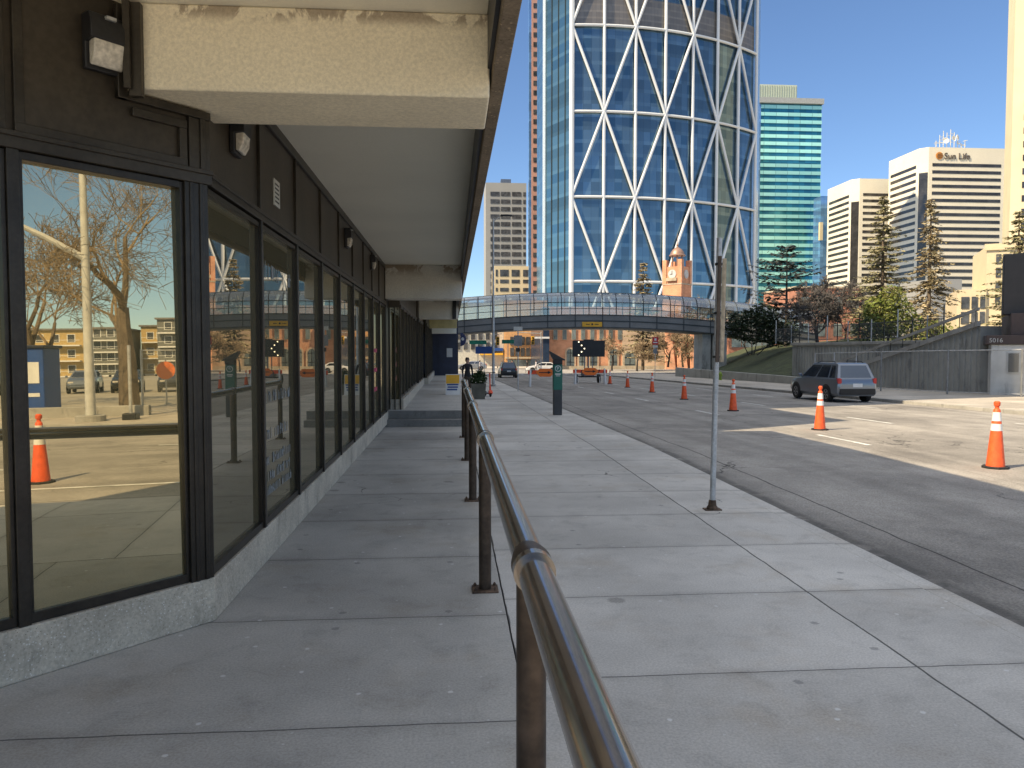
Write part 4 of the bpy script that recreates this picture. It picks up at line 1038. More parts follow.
# fence on the wall top
TF = thing('railing', 'dark steel railing of thin posts on top of the retaining wall', 'railing', (26.6, 45, 2.3))
to = Vector((26.6, 45, 2.3))
mb = MB(); y = 40
k = 0
for y in [40.0+i*1.45 for i in range(16)]:
    mb = MB(); mb.tube((26.65, y, 2.28), (26.65, y, 3.7 if k % 3 else 4.2), .035, n=6); mb.build('post', M['galv'] if k % 2 else M['dark_metal'], TF, off=to); k += 1
mb = MB(); mb.tube((26.65, 40, 3.45), (26.65, 62, 3.45), .025, n=6); mb.build('rail', M['dark_metal'], TF, off=to); mb = MB(); mb.tube((26.65, 40, 2.5), (26.65, 62, 2.5), .025, n=6); mb.build('rail', M['dark_metal'], TF, off=to)
mb = MB(); y = 40.2
while y < 62: mb.box(26.64, 26.66, y, y+.018, 2.5, 3.45); y += .13
mb.build('picket', M['dark_metal'], TF, off=to)
# chain link fence along the back of the far pavement
def mesh_mat():
    m = bpy.data.materials.new('chain_link'); m.use_nodes = True; t = m.node_tree; n = t.nodes; l = t.links; b = n['Principled BSDF']
    b.inputs['Base Color'].default_value = (.33, .34, .34, 1); b.inputs['Metallic'].default_value = .3; b.inputs['Roughness'].default_value = .5
    tc = n.new('ShaderNodeTexCoord'); sx = n.new('ShaderNodeSeparateXYZ'); l.new(tc.outputs['Object'], sx.inputs[0])
    def mm(op, a, c):
        k = n.new('ShaderNodeMath'); k.operation = op
        for i, v in enumerate((a, c)):
            if hasattr(v, 'is_output'): l.new(v, k.inputs[i])
            else: k.inputs[i].default_value = v
        return k.outputs[0]
    h = mm('ADD', sx.outputs[0], sx.outputs[1]); al = None
    for sg in ('ADD', 'SUBTRACT'):
        v = mm(sg, h, sx.outputs[2]); f = mm('FRACT', mm('MULTIPLY', v, 14.), 0.); k = mm('LESS_THAN', f, .10); al = k if al is None else mm('MAXIMUM', al, k)
    l.new(al, b.inputs['Alpha']); return m
M['mesh'] = mesh_mat()
def chain_fence(label, pts, h, z_of, foot=True, group=None, step=2.9):
    c0 = Vector((pts[0][0], pts[0][1], 0)); t = thing('chain_link_fence', label, 'fence', (c0.x, c0.y, z_of(c0.y)), 0, group); o_ = Vector((c0.x, c0.y, z_of(c0.y)))
    for (xa, ya_), (xb, yb_) in zip(pts[:-1], pts[1:]):
        a, b = Vector((xa, ya_, 0)), Vector((xb, yb_, 0)); n = max(1, round((b-a).length/step))
        for k in range(n+1):
            p = a+(b-a)*k/n; z = z_of(p.y)
            mb = MB(); mb.tube((p.x, p.y, z), (p.x, p.y, z+h), .042, n=8); mb.build('post', M['galv'], t, off=o_)
            if k < n:
                q = a+(b-a)*(k+1)/n; z2 = z_of(q.y)
                mb = MB(); mb.tube((p.x, p.y, z+h-.03), (q.x, q.y, z2+h-.03), .022, n=6); mb.build('rail', M['galv'], t, off=o_); mb = MB(); mb.tube((p.x, p.y, z+.12), (q.x, q.y, z2+.12), .018, n=6); mb.build('rail', M['galv'], t, off=o_)
                mb = MB(); mb.quad((p.x, p.y, z+.12), (q.x, q.y, z2+.12), (q.x, q.y, z2+h-.03), (p.x, p.y, z+h-.03)); mb.build('mesh_panel', M['mesh'], t, off=o_)
    return t
mb = MB(); mb.box(23.0, 23.28, 50, 78, -1.4, -.05); tag(mb.build('low_wall', M['wall_conc'], bevel=.02), 'low concrete kerb wall at the foot of the grass bank', 'wall')
chain_fence('chain link fence with pale posts in front of the concrete stairs on the right', [(22.6, 46.5), (22.0, 38), (22.9, 34), (24.2, 31), (27, 28.0)], 2.05, lambda y: gz(y))
chain_fence('chain link fence behind the lamp post mirrored in the corner window', [(22.5, 12), (21.5, .6), (21.0, -.4)], 2.2, lambda y: 0, step=2.4)
mb = MB(); mb.box(20.9, 21.25, -14, -.2, -.15, .34); tag(mb.build('low_wall', M['kerb'], bevel=.02), 'low concrete wall edging the car park, mirrored behind the lamp post', 'wall')
t = thing('gate_post', 'pale gate post on a dark block foot mirrored right of the tree trunk', 'post', (19.0, -.30, 0))
mb = MB(); mb.tube((0, 0, 0), (0, 0, 2.3), .05, n=10); mb.build('pole', M['galv'], t); mb = MB(); mb.box(-.25, .25, -.2, .2, 0, .2); mb.build('block', M['dark_metal'], t, bevel=.02)
t = thing('round_sign', 'round orange sign on a thin pole mirrored near the right of the corner window', 'sign', (27.5, -.95, 0))
mb = MB(); mb.tube((0, 0, 0), (0, 0, 1.9), .03, n=8); mb.build('pole', M['galv'], t)
mb = MB(); mb.prism([(-.06, .37*math.cos(R(a)), 1.45+.37*math.sin(R(a))) for a in range(0, 360, 20)], (.03, 0, 0)); mb.build('sign_face', M['sign_orange'], t)
t = thing('kiosk', 'blue and white box kiosk mirrored at the left of the corner window', 'kiosk', (24.2, -4.75, 0), R(8))
mb = MB(); mb.box(-.6, .6, -.65, .65, 0, 2.35); mb.build('cabin', M['blue'], t, bevel=.03)
mb = MB(); mb.box(-.62, -.598, -.5, .5, 1.1, 1.85); mb.build('white_panel', M['white'], t); mb = MB(); mb.box(-.62, -.598, -.5, .5, .62, .75); mb.build('white_panel', M['white'], t)
mb = MB(); mb.box(-.68, .68, -.72, .72, 2.35, 2.45); mb.build('roof', M['navy'], t, bevel=.02)
# cabin with dark board
cp = at(990, 390, 33.4); CB = thing('cabin', 'grey parkade entrance block with a brown band under a dark box at the right edge', 'building', (cp.x, 33.4, -.5), R(-33))
mb = MB(); mb.box(0, 9, 0, 6, 0, 2.5); mb.build('wall', M['cabin'], CB, bevel=.02)
mb = MB(); mb.box(-.2, 9.1, -.15, 6.1, 2.504, 2.92); bnd = mb.build('brown_band', M['cabin_brown'], CB, bevel=.02)
mb = MB(); mb.box(.75, 8.6, .2, 5.5, 2.92, 3.92); mb.build('brown_box', M['cabin_brown'], CB, bevel=.02)
mb = MB(); mb.box(.62, 1.12, -.05, .01, 1.2, 2.15); wn_ = mb.build('window', M['offwhite'], CB); mb = MB(); mb.box(.67, 1.07, -.07, -.053, 1.25, 2.1); mb.build('pane', M['win_grey'], wn_)
cu = bpy.data.curves.new('num', 'FONT'); cu.body = '5016'; cu.size = .27; cu.extrude = .01
text_part(cu, 'street_number', M['offwhite'], bnd, (-.1, -.165, 2.60), (R(90), 0, 0))
bp_ = at(1003, 300, 33.8); DB = thing('billboard', 'blank dark brown box billboard standing above the grey cabin at the right edge', 'billboard', (bp_.x, 33.8, 3.4), R(-33))
mb = MB(); mb.prism([(0, 0, -.02), (0, 0, 2.72), (8, 0, 3.3), (8, 0, -.25)], (0, .9, 0)); mb.build('board', M['sign_dark'], DB, bevel=.03)
mb = MB(); mb.box(1.5, 1.75, .3, .55, -.6, .1); mb.build('stand', M['dark_metal'], DB); mb = MB(); mb.box(5, 5.25, .3, .55, -.6, .1); mb.build('stand', M['dark_metal'], DB)
t = thing('fire_hydrant', 'small yellow-green fire hydrant by the far kerb near the bridge pier', 'hydrant', (21.9, 61.5, gz(61.5)))
mb = MB(); mb.lathe([(.15, 0), (.15, .05), (.10, .06), (.10, .42), (.14, .45), (.14, .50), (.10, .60), (.04, .66), (.035, .72)], 14); mb.build('barrel', M['hyd'], t, smooth='auto')
mb = MB(); mb.tube((-.18, 0, .36), (.18, 0, .36), .05, n=10); mb.tube((0, -.19, .36), (0, 0, .36), .06, n=10); mb.build('nozzle', M['hyd'], t)
#@@BRIDGE
# ------------------------------------------------------------------ glazed footbridge
BR = thing('footbridge', 'glazed covered footbridge arching over the street on a concrete pier', 'bridge', (15, 95, 3))
bo = Vector((15, 95, 3))
YB, DB_ = 95.0, 4.2
xc = at(590, 329, YB).x
def bz(px_z): return at(590, px_z, YB).z
z_b, z_g, z_t = bz(329), bz(315.2), bz(291.5)
def camb(x):
    d = abs(x-xc); return -.0030*d*d if d < 20 else -(1.2+.12*(d-20))
xs = [-26+i*1.72 for i in range(int((47-(-26))/1.72)+1)]
mb = MB()       # girder
def strip(prof, y_dir=1):
    n = len(prof); vs = []
    for x in xs:
        for y, z in prof: vs.append((x, y, z+camb(x)))
    b = MB(); b.add(vs, [(k*n+i, (k+1)*n+i, (k+1)*n+(i+1) % n, k*n+(i+1) % n) for k in range(len(xs)-1) for i in range(n)]+[tuple(range(n)), tuple(range(len(vs)-1, len(vs)-1-n, -1))]); return b
strip([(YB, z_b+.25), (YB, z_g), (YB+DB_, z_g), (YB+DB_, z_b+.25), (YB+DB_-.6, z_b), (YB+.6, z_b)]).build('girder', M['bridge_metal'], BR, off=bo)
strip([(YB-.05, z_b+.95), (YB-.05, z_b+1.08), (YB+.0, z_b+1.08), (YB+.0, z_b+.95)]).build('girder_flange', M['bridge_frame'], BR, off=bo)
strip([(YB-.04, z_b+.17), (YB-.04, z_b+.27), (YB+.02, z_b+.27), (YB+.02, z_b+.17)]).build('lower_flange', M['bridge_frame'], BR, off=bo)
st_ = MB()
for x in xs[::2]:
    b = MB(); b.box(x-.05, x+.05, YB-.06, YB, z_b+.27+camb(x), z_g+camb(x)); b.build('stiffener', M['bridge_frame'], BR, off=bo)
H = z_t-z_g
prof = [(0, 0), (0, H*.55), (.18, H*.74), (.55, H*.89), (1.1, H*.97), (2.1, H)]
full = [(YB+y, z_g+z) for y, z in prof]+[(YB+DB_-y, z_g+z) for y, z in prof[::-1][1:]]
for i in range(len(full)-1):
    b = MB(); vs = []
    for x in xs:
        for y, z in full[i:i+2]: vs.append((x, y, z+camb(x)))
    b.add(vs, [(2*k, 2*k+2, 2*k+3, 2*k+1) for k in range(len(xs)-1)])
    b.build('glazing', M['bridge_glass'] if z < z_g+H*.6 else M['bridge_roof'], BR, off=bo)
for k, x in enumerate(xs):
    b = MB(); b.path([(x, y-(.03 if y < YB+1 else 0), z+camb(x)) for y, z in full], [.055]*len(full), 5); b.build('rib', M['bridge_frame'], BR, off=bo)
for f, r in ((0.02, .06), (.28, .04), (.55, .05), (1.0, .06)):
    b = MB(); yy = YB-.03 if f < .9 else YB+2.1
    b.path([(x, yy, z_g+H*f+camb(x)) for x in xs], [r]*len(xs), 5); b.build('glazing_bar', M['bridge_frame'], BR, off=bo)
b = MB()
for k in range(len(xs)-1):
    x0, x1 = xs[k], xs[k+1]
    if k % 2: x0, x1 = x1, x0
    b.tube((x0, YB+.15, z_g+H*.72+camb(x0)), (x1, YB+1.9, z_g+H+camb(x1)), .035, n=4)
b.build('roof_brace', M['bridge_frame'], BR, off=bo)
xp0, xp1 = at(703, 372, YB).x, at(727, 372, YB).x
b = MB(); b.box(xp0, xp0+1.1, YB+.4, YB+3.8, -1.6, z_b+camb(xp0)-.0); b.box(xp0+1.3, xp1, YB+.2, YB+3.9, -1.6, z_b+camb(xp1)+.2); b.build('pier', M['wall_conc'], BR, off=bo)
xs0 = at(592, 324, YB).x
b = MB(); b.box(xs0-1.25, xs0+1.25, YB-.14, YB-.065, z_b+.28, z_b+.88); cs = b.build('clearance_sign', M['yellow'], BR, off=bo)
b = MB(); b.prism([(xs0+.15*math.cos(R(a))*(1), YB-.145, z_b+.58+.15*math.sin(R(a))) for a in (0, 90, 180, 270)], (0, -.01, 0)); b.box(xs0-.8, xs0-.3, YB-.155, YB-.142, z_b+.54, z_b+.62); b.box(xs0+.3, xs0+.8, YB-.155, YB-.142, z_b+.54, z_b+.62); b.build('sign_mark', M['black'], cs, off=bo)
#@@TOWERS
# ------------------------------------------------------------------ curved diagrid tower
R0, cx, cy, a0, da, zr0, dzr = 97.06, 49.43, 348.0, -6.13, 6.26, 51.84, 27.54
BW = thing('curved_tower', 'tall curved blue glass tower with a white diagonal steel frame behind the bridge', 'skyscraper', (60, 280, -2))
bw = Vector((60, 280, -2))
def arc(a, r, z): a = R(a); return Vector((cx+r*math.sin(a), cy-r*math.cos(a), z))
def arcwall(a1, a2, z0, z1, r, th, n=28):
    b = MB(); vs = []
    for i in range(n+1):
        a = a1+(a2-a1)*i/n
        vs += [arc(a, r, z0), arc(a, r, z1), arc(a, r-th, z1), arc(a, r-th, z0)]
    f = []
    for i in range(n):
        p, q = 4*i, 4*i+4
        for k in range(4): f.append((p+k, p+(k+1) % 4, q+(k+1) % 4, q+k))
    f += [(3, 2, 1, 0), (4*n, 4*n+1, 4*n+2, 4*n+3)]
    return b.add(vs, f)
aE = a0+da*7
arcwall(a0, aE, -2, 150, R0-1.2, 22, 42).build('curtain_wall', M['bow_glass'], BW, off=bw)
arcwall(a0+.3, aE-.3, zr0+2*dzr-4.1+4.5, zr0+2*dzr+9.5, R0-1.12, .3, 42).build('reflection_band', M['bow_reflection'], BW, off=bw)  # grey band painting in the reflection of another building on the glass
for k in range(8):
    b = MB(); r = .85 if k == 0 else .52; b.tube(arc(a0+da*k, R0-.4, -2), arc(a0+da*k, R0-.4, 150), r, n=10); b.build('column', M['bow_steel'], BW, off=bw, smooth='auto')
for k in range(-1, 4):
    z = zr0+dzr*k; b = MB(); n = 28
    b.path([arc(a0+(aE-a0)*i/n, R0-.35, z) for i in range(n+1)], [.45]*(n+1), 8); b.build('ring_beam', M['bow_steel'], BW, off=bw, smooth='auto')
for k in range(-2, 4):
    for i in range(7):
        lo_even = (k % 2 == 0)
        z0, z1 = zr0+dzr*k, zr0+dzr*(k+1)
        if z0 < -3: z0 = z0
        ia, ib = (i, i+1) if ((i % 2 == 0) == lo_even) else (i+1, i)
        p, q = arc(a0+da*ia, R0-.2, z0), arc(a0+da*ib, R0-.2, z1)
        if p.z < -2: p = p+(q-p)*((-2-p.z)/(q.z-p.z))
        b = MB(); b.tube(p, q, .47, n=8); b.build('brace', M['bow_steel'], BW, off=bw, smooth='auto')
pl = at(543, 280, 271); c0_ = arc(a0, R0-1.0, 0)
b = MB(); b.prism([(c0_.x, c0_.y, -2), (pl.x, 266, -2), (pl.x-1.0, 282, -2), (c0_.x, 282, -2)], (0, 0, 152)); b.build('end_wall', M['bow_end'], BW, off=bw)
b = MB(); b.tube((pl.x, 266, -2), (pl.x, 266, 150), .8, n=8); b.build('edge_column', mat('pale_blue_metal', (.50, .58, .62), .4, .2, bump=0), BW, off=bw)
for k in range(1, 4):
    f = k/4; b = MB(); x = pl.x+(c0_.x-pl.x)*f; y = 266+(c0_.y-266)*f-.1; b.box(x-.12, x+.12, y-.3, y, -2, 150); b.build('mullion', M['bridge_frame'], BW, off=bw)
eR = arc(aE, R0-.5, 0)
b = MB(); b.prism([(eR.x+.3, eR.y-.5, -2), (eR.x+3.0, eR.y+4, -2), (eR.x-6, eR.y+16, -2), (eR.x-8, eR.y+4, -2)], (0, 0, 152)); b.build('end_fin', mat('pale_blue_fin', (.30, .42, .55), .25, .4, bump=0), BW, off=bw)

def tower(name, label, x0, x1, y0, y1, zt, m, cat='tower', zb=-4):
    c = Vector(((x0+x1)/2, (y0+y1)/2, zb)); t = thing(name, label, cat, c)
    b = MB(); b.box(x0, x1, y0, y1, zb, zt); b.build('wall', m, t, off=c); return t, c
# grey slab tower and cream block in front
t, c = tower('grey_tower', 'grey concrete slab tower with rows of square windows left of the curved tower', 17.6, 38.6, 400, 425, 87.8, M['grey_conc'])
xa = [at(p, 250, 400).x for p in (490.5, 499.5, 501, 510, 512, 521, 523.2, 525.6)]
cell = None
for r in range(21):
    z = 83.4-r*3.85-1.3
    for k in range(4):
        b = MB(); b.box(xa[2*k], xa[2*k+1], 399.8, 400.05, z-1.05, z+1.05); b.build('window', M['win_grey'], t, off=c)
b = MB(); b.box(at(501, 250, 405).x, at(511, 250, 405).x, 405, 412, 87.8, 90.8); b.build('plant_room', mat('blue_plant_room', (.08, .11, .17), .6), t, off=c)
t, c = tower('cream_block', 'cream office block with four rows of windows in front of the grey tower', at(494.5, 280, 330).x, at(548, 280, 330).x, 330, 352, at(500, 266, 330).z, M['cream_conc'], 'building')
for r in range(6):
    z = at(500, 273 + r*8.3, 330).z
    for px0, px1 in ((495.7, 497.6), (500, 508.5), (511.5, 519.5), (523, 532), (535, 542)):
        b = MB(); b.box(at(px0, 280, 330).x, at(px1, 280, 330).x, 329.85, 330.02, z-(1.4 if r == 0 else .75), z+(1.4 if r == 0 else .75)); b.build('window', M['win_grey'], t, off=c)
x0, x1 = at(531.5, 200, 320).x, at(546, 200, 320).x
t, c = tower('red_tower', 'narrow red stone tower rising between the grey tower and the curved tower', x0, x1, 320, 325, 170, M['red_stone'])
for r in range(40):
    z = 165-r*3.9
    b = MB(); b.box(x0+.7, x0+4.6, 319.85, 320.02, z, z+1.9); b.build('window', M['win_grey'], t, off=c)
b = MB(); b.box(x0-1.0, x0-.02, 320.5, 324, -4, 170); b.build('glass_return', M['light_blue_glass'], t, off=c)
# teal tower
x0, x1 = at(760, 200, 380).x, at(820, 200, 380).x
t, c = tower('teal_tower', 'teal glass tower with pale horizontal bands right of the curved tower', x0, x1, 380, 410, at(790, 104, 380).z, M['teal_glass'])
zt = at(790, 104, 380).z
for r in range(26):
    z = zt-r*3.62*1.0-1.6
    b = MB(); b.box(x0-.1, x1+.1, 379.7, 379.99, z-.85, z+.85); b.build('spandrel_band', M['teal_band'], t, off=c)
b = MB(); b.box(x0-2.4, x0-.15, 379.9, 408, -4, zt); b.build('side_wall', M['light_blue_glass'], t, off=c)
b = MB(); b.box(x0-2, x1+.6, 378.5, 410, zt, zt+2.6); b.build('roof_slab', mat('grey_cornice', (.34, .36, .36), .7), t, off=c)
xq = at(797, 90, 384).x
b = MB(); b.box(x0-1, xq, 384, 402, zt+2.6, at(790, 85, 384).z); ph = b.build('penthouse', mat('pale_green_cladding', (.50, .56, .47), .6), t, off=c)
b = MB(); x = x0-.6
while x < xq-.4: b.box(x, x+.35, 383.8, 384, zt+2.8, at(790, 86, 384).z); x += 1.25
b.build('louvre', mat('green_louvre', (.33, .38, .30), .6), ph, off=c)
t, c = tower('blue_slab', 'sliver of pale blue glass tower beside the teal tower', at(821, 200, 372).x, at(834, 200, 372).x, 372, 390, at(825, 196, 372).z, M['light_blue_glass'])
b = MB(); b.box(at(820.5, 228, 370).x, at(823.5, 228, 370).x, 370.5, 372, at(822, 240, 370).z, at(822, 222, 370).z); b.build('sign_panel', M['cream_conc'], t, off=c)

# twin banded office towers with cut dark corners
def banded(name, label, xl, yl, yc, xr, zt, lit, nb, logo=False, cut=2.6):
    c = Vector(((xl+xr)/2, yc+10, -4)); t = thing(name, label, 'tower', c)
    b = MB(); b.prism([(xl, yl, -4), (xl, yc+cut, -4), (xl+cut, yc, -4), (xr-1.5, yc, -4), (xr-1.5, yl, -4)], (0, 0, zt+4)); b.build('wall', lit, t, off=c)
    b = MB(); n = Vector((-1, -1, 0)).normalized()*.15
    b.prism([Vector((xl+.15, yc+cut-.15, -4))+n, Vector((xl+cut-.15, yc+.15, -4))+n, Vector((xl+cut-.15, yc+.15, zt-10))+n, Vector((xl+.15, yc+cut-.15, zt-10))+n], -n*.9); b.build('corner_glass', M['win_dark'], t, off=c)
    h = (zt-4)/nb
    for r in range(nb-1):
        z = zt-7.0-r*h
        if z < -2: break
        b = MB(); b.box(xl+cut+1.6, xr-3.0, yc-.10, yc+.6, z-h*.22, z+h*.22); b.build('window_band', M['win_dark'], t, off=c)
        b = MB(); b.box(xl-.10, xl+.6, yc+cut+1.6, yl-1.5, z-h*.22, z+h*.22); b.build('window_band', M['win_dark'], t, off=c)
    b = MB(); b.box(xr-1.5, xr+1.2, yc+1.2, yl, -4, zt-12); b.build('rear_corner_glass', M['win_dark'], t, off=c)
    return t, c
zt = 83.4
t, c = banded('banded_tower', 'cream banded office tower carrying a sign and rooftop antennas', 189.2, 324, 300, 225.6, zt, M['tan_conc'], 28)
cu = bpy.data.curves.new('lg', 'FONT'); cu.body = 'Sun Life'; cu.size = 3.5; cu.extrude = .15
sx = at(944, 151, 300).x; text_part(cu, 'sign_lettering', mat('sign_grey', (.12, .10, .09), .6), t, Vector((sx, 299.8, zt-4.6))-c, (R(90), 0, 0))
gx = at(939.3, 150, 300).x
b = MB(); b.prism([(gx+1.5*math.cos(R(a)), 299.9, zt-3.4+1.5*math.sin(R(a))) for a in range(0, 360, 20)], (0, -.15, 0)); g_ = b.build('sign_globe', mat('sign_orange_globe', (.62, .26, .05), .5), t, off=c)
b = MB()
for z, w in ((-.7, 1.2), (0, 1.5), (.7, 1.2)): b.prism([(gx-w*.7, 299.72, zt-3.4+z-.3), (gx+w, 299.72, zt-3.4+z), (gx+w, 299.72, zt-3.4+z+.25), (gx-w*.7, 299.72, zt-3.4+z+.05)], (0, -.1, 0))
b.build('globe_stripe', mat('sign_dark_stripe', (.2, .09, .03), .5), g_, off=c)
r2 = random.Random(11)
for k in range(9):
    x = at(936+k*3.6, 146, 304).x; h = (2.5, 4.8, 6.5, 5.8, 7.2, 6.0, 4.0, 1.5, 3.0)[k]
    b = MB(); b.tube((x, 304, zt+1.2), (x, 304, zt+1.2+h), .16, n=5)
    for q in range(3): z = zt+1.2+h*r2.uniform(.3, .95); b.tube((x-r2.uniform(.3, 1.3), 304, z), (x+r2.uniform(.3, 1.3), 304+r2.uniform(-1, 1), z+r2.uniform(-.6, .6)), .11, n=4)
    b.build('antenna', M['offwhite'], t, off=c)
    if k in (2, 4, 5): 
        b = MB(); b.lathe([(.1, 0), (.9, .25), (1.2, .6), (1.15, .62), (.8, .3)], 12); d_ = b.build('dish', M['white'], t); d_.location = Vector((x+.5, 303.3, zt+2.4+.5*k))-c; d_.rotation_euler = (R(80), 0, R(20*k-60))
banded('banded_tower', 'second cream banded tower, lower and shaded on its left face, behind the sign tower', 177.4, 355, 331, 212, 77.5, M['tan_conc'], 27)
# tall beige tower at the right edge
p0 = at(1013, 100, 233)
t = thing('beige_tower', 'tall beige tower cut off by the right edge of the picture', 'tower', (p0.x, 233, -4), R(-33))
b = MB(); b.box(0, 32, 0, 28, 0, 154); b.build('wall', mat('beige_stone', (.74, .62, .40), .8, var=.06, sc_=.1, bump=0), t)
for r in range(36):
    z = 150-r*4.2
    b = MB(); b.box(3.0, 30, -.2, .02, z-.95, z+.95); b.build('window_band', M['win_dark'], t)
# cream low block at right
def lowblock():
    p = at(957, 300, 120); k = .166; t = thing('cream_low_block', 'pale cream stepped office block behind the dark billboard', 'building', (p.x, 120, -3), R(-28))
    zt1 = at(990, 249, 122).z+3; zm = at(970, 290, 120).z+3; X = lambda px: (px-957)*k*1.03
    b = MB(); b.box(X(981), X(1040), .6, 16, 0, zt1); b.box(0, X(981)-.004, 0, 16, 0, zm); b.build('wall', M['cream_conc'], t)
    b = MB(); b.box(X(979), X(1041), .3, .596, zt1-.7, zt1+.3); b.build('parapet', M['cream_conc'], t)
    for py in (262, 275, 288, 301):
        z = at(990, py, 122).z+3
        for p0, p1 in ((988.5, 992.5), (994, 1001), (1004, 1012)):
            b = MB(); b.box(X(p0), X(p1), .45, .62, z-.75, z+.75); b.build('window', M['win_grey'], t)
    for py in (303, 318):
        z = at(970, py, 120).z+3
        for p0, p1 in ((960.5, 967), (969, 974), (976, 980)):
            b = MB(); b.box(X(p0), X(p1), -.15, .02, z-.95, z+.95); b.build('window', M['win_grey'], t)
lowblock()
b = MB(); xg0, xg1 = at(932, 280, 200).x, at(962, 280, 200).x; b.box(xg0, xg1, 200, 215, -3, at(940, 279, 200).z); tag(b.build('grey_block', M['grey_conc']), 'dark grey low block between the conifers and the cream block', 'building')

#@@BRICK
# ------------------------------------------------------------------ brick hall, clock tower
HB = thing('brick_hall', 'orange brick hall with arched windows seen under the bridge', 'building', (28, 130, -1.5))
hb = Vector((28, 130, -1.5)); YH = 128
xl, xr = at(549, 340, YH).x, at(706, 340, YH).x
b = MB(); b.box(xl, xr, YH, YH+18, -2.2, 6.6); b.build('wall', M['brick'], HB, off=hb)
b = MB(); b.box(at(622, 340, YH).x, at(665, 340, YH).x, YH-.12, YH, -2, 6.0); b.build('pale_bay', M['brick_pale'], HB, off=hb)
b = MB(); b.box(xl, xr, YH-.25, YH-.121, -1.6, -.9); b.build('base_course', M['sandstone'], HB, off=hb)
b = MB(); b.box(xl-.2, xr+.2, YH-.3, YH-.122, 6.0, 6.8); b.build('cornice', M['sandstone'], HB, off=hb)
b = MB(); b.prism([(xl-.3, YH-.4, 6.8), (xl-.3, YH+18.4, 6.8), (xl-.3, YH+9, 9.5)], (xr-xl+.6, 0, 0)); b.build('roof', mat('red_roof', (.22, .10, .07), .8), HB, off=hb)
def archwin(px0, px1, pyb, pyt, door=False):
    x0, x1 = at(px0, 340, YH).x, at(px1, 340, YH).x; zb, zt = at(600, pyb, YH).z, at(600, pyt, YH).z
    r = (x1-x0)/2; xm = (x0+x1)/2; zs = zt-r
    def arch(r_, y, inner=0): return [(xm-r_, y, zb), (xm+r_, y, zb)]+[(xm+r_*math.cos(R(a)), y, zs+r_*math.sin(R(a))) for a in range(0, 181, 18)]
    b = MB(); b.prism(arch(r+.28, YH-.17), (0, .04, 0)); w = b.build('window', M['brick_pale'] if not door else M['sandstone'], HB, off=hb)
    b = MB(); b.prism(arch(r, YH-.20), (0, .02, 0)); p_ = b.build('pane', M['pane_pale'], w, off=hb)
    b = MB(); b.box(xm-.05, xm+.05, YH-.23, YH-.205, zb, zt); b.box(xm-r, xm+r, YH-.23, YH-.203, zs-.1, zs+.02); b.box(xm-r, xm+r, YH-.23, YH-.204, zb+(zs-zb)*.35, zb+(zs-zb)*.35+.1); b.build('frame', M['dark_metal'], w, off=hb)
archwin(566.5, 574, 367.5, 349); archwin(579, 585, 367.5, 349); archwin(609.5, 617, 368, 348); archwin(624.5, 635, 369, 352, True)
archwin(590, 597, 367.5, 349)
for k in range(8):
    p0 = 553+k*9.2
    b = MB(); b.box(at(p0, 335, YH).x, at(p0+4.6, 335, YH).x, YH-.16, YH-.123, at(p0, 340, YH).z, at(p0, 328, YH).z); w = b.build('window', M['sandstone'], HB, off=hb)
    b = MB(); b.box(at(p0+.5, 335, YH).x, at(p0+4.1, 335, YH).x, YH-.19, YH-.165, at(p0, 339.4, YH).z, at(p0, 328.5, YH).z); b.build('pane', M['pane_pale'], w, off=hb)
for px in (668, 680, 693):
    b = MB(); x = at(px, 350, YH).x; b.prism([(x-.9, YH-1.8, -2), (x+.9, YH-1.8, -2), (x+.5, YH-.4, 4.6), (x-.5, YH-.4, 4.6)], (0, .4, 0)); b.build('buttress', M['brick'], HB, off=hb)
# hall to the right, behind the pier
for (p0, p1, Y, pt, lab, nm) in ((729, 770, 125, 318, 'orange brick wing glimpsed behind the bridge pier', 'brick_wing'), (796, 862, 140, 288, 'red brick building with a pale parapet band behind the bare trees', 'brick_block')):
    x0, x1 = at(p0, 300, Y).x, at(p1, 300, Y).x; zt = at(p0, pt, Y).z; c = Vector(((x0+x1)/2, Y, -1.5)); t = thing(nm, lab, 'building', c)
    b = MB(); b.box(x0, x1, Y, Y+15, -2, zt); b.build('wall', M['brick_dull'], t, off=c)
    b = MB(); b.box(x0-.2, x1+.2, Y-.2, Y+15, zt, zt+.35); b.build('parapet', M['sandstone'], t, off=c)
    for k in range(4):
        for z in ((zt-4, zt-9) if zt > 10 else (2.2,)):
            x = x0+(x1-x0)*(k+.3)/4; b = MB(); b.box(x, x+1.6, Y-.08, Y+.02, z, z+2.4); b.build('window', M['pane_pale'], t, off=c)
# dark-red leafy roofline bits beyond bridge
CT = thing('clock_tower', 'orange brick clock tower with a small copper dome rising above the bridge', 'tower', (39.85, 134.6, -1.5), R(-45))
w = 1.85; zt = at(676, 259.5, 133).z+1.5; zl = at(676, 284, 133).z+1.5
b = MB(); b.box(-w, w, -w, w, 0, zl); b.box(-w+.12, w-.12, -w+.12, w-.12, zl, zt-1.2); b.build('shaft', M['brick'], CT)
b = MB(); b.box(-w-.06, w+.06, -w-.06, w+.06, zl-.12, zl+.12); b.build('string_course', M['sandstone'], CT)
for sx in (-1, 1):
    for sy in (-1, 1):
        b = MB(); x0, x1 = sorted((sx*w*1.02, sx*(w-.75))); y0, y1 = sorted((sy*w*1.02, sy*(w-.75))); b.box(x0, x1, y0, y1, zl+.12, zt); b.build('corner_pier', M['brick'], CT)
b = MB(); b.lathe([(.78, -.12), (.78, 0), (.66, .02)], 20); d_ = b.build('clock_face', M['offwhite'], CT); d_.rotation_euler = (R(90), 0, 0); d_.location = (0, -w+.02, zl+1.75); 
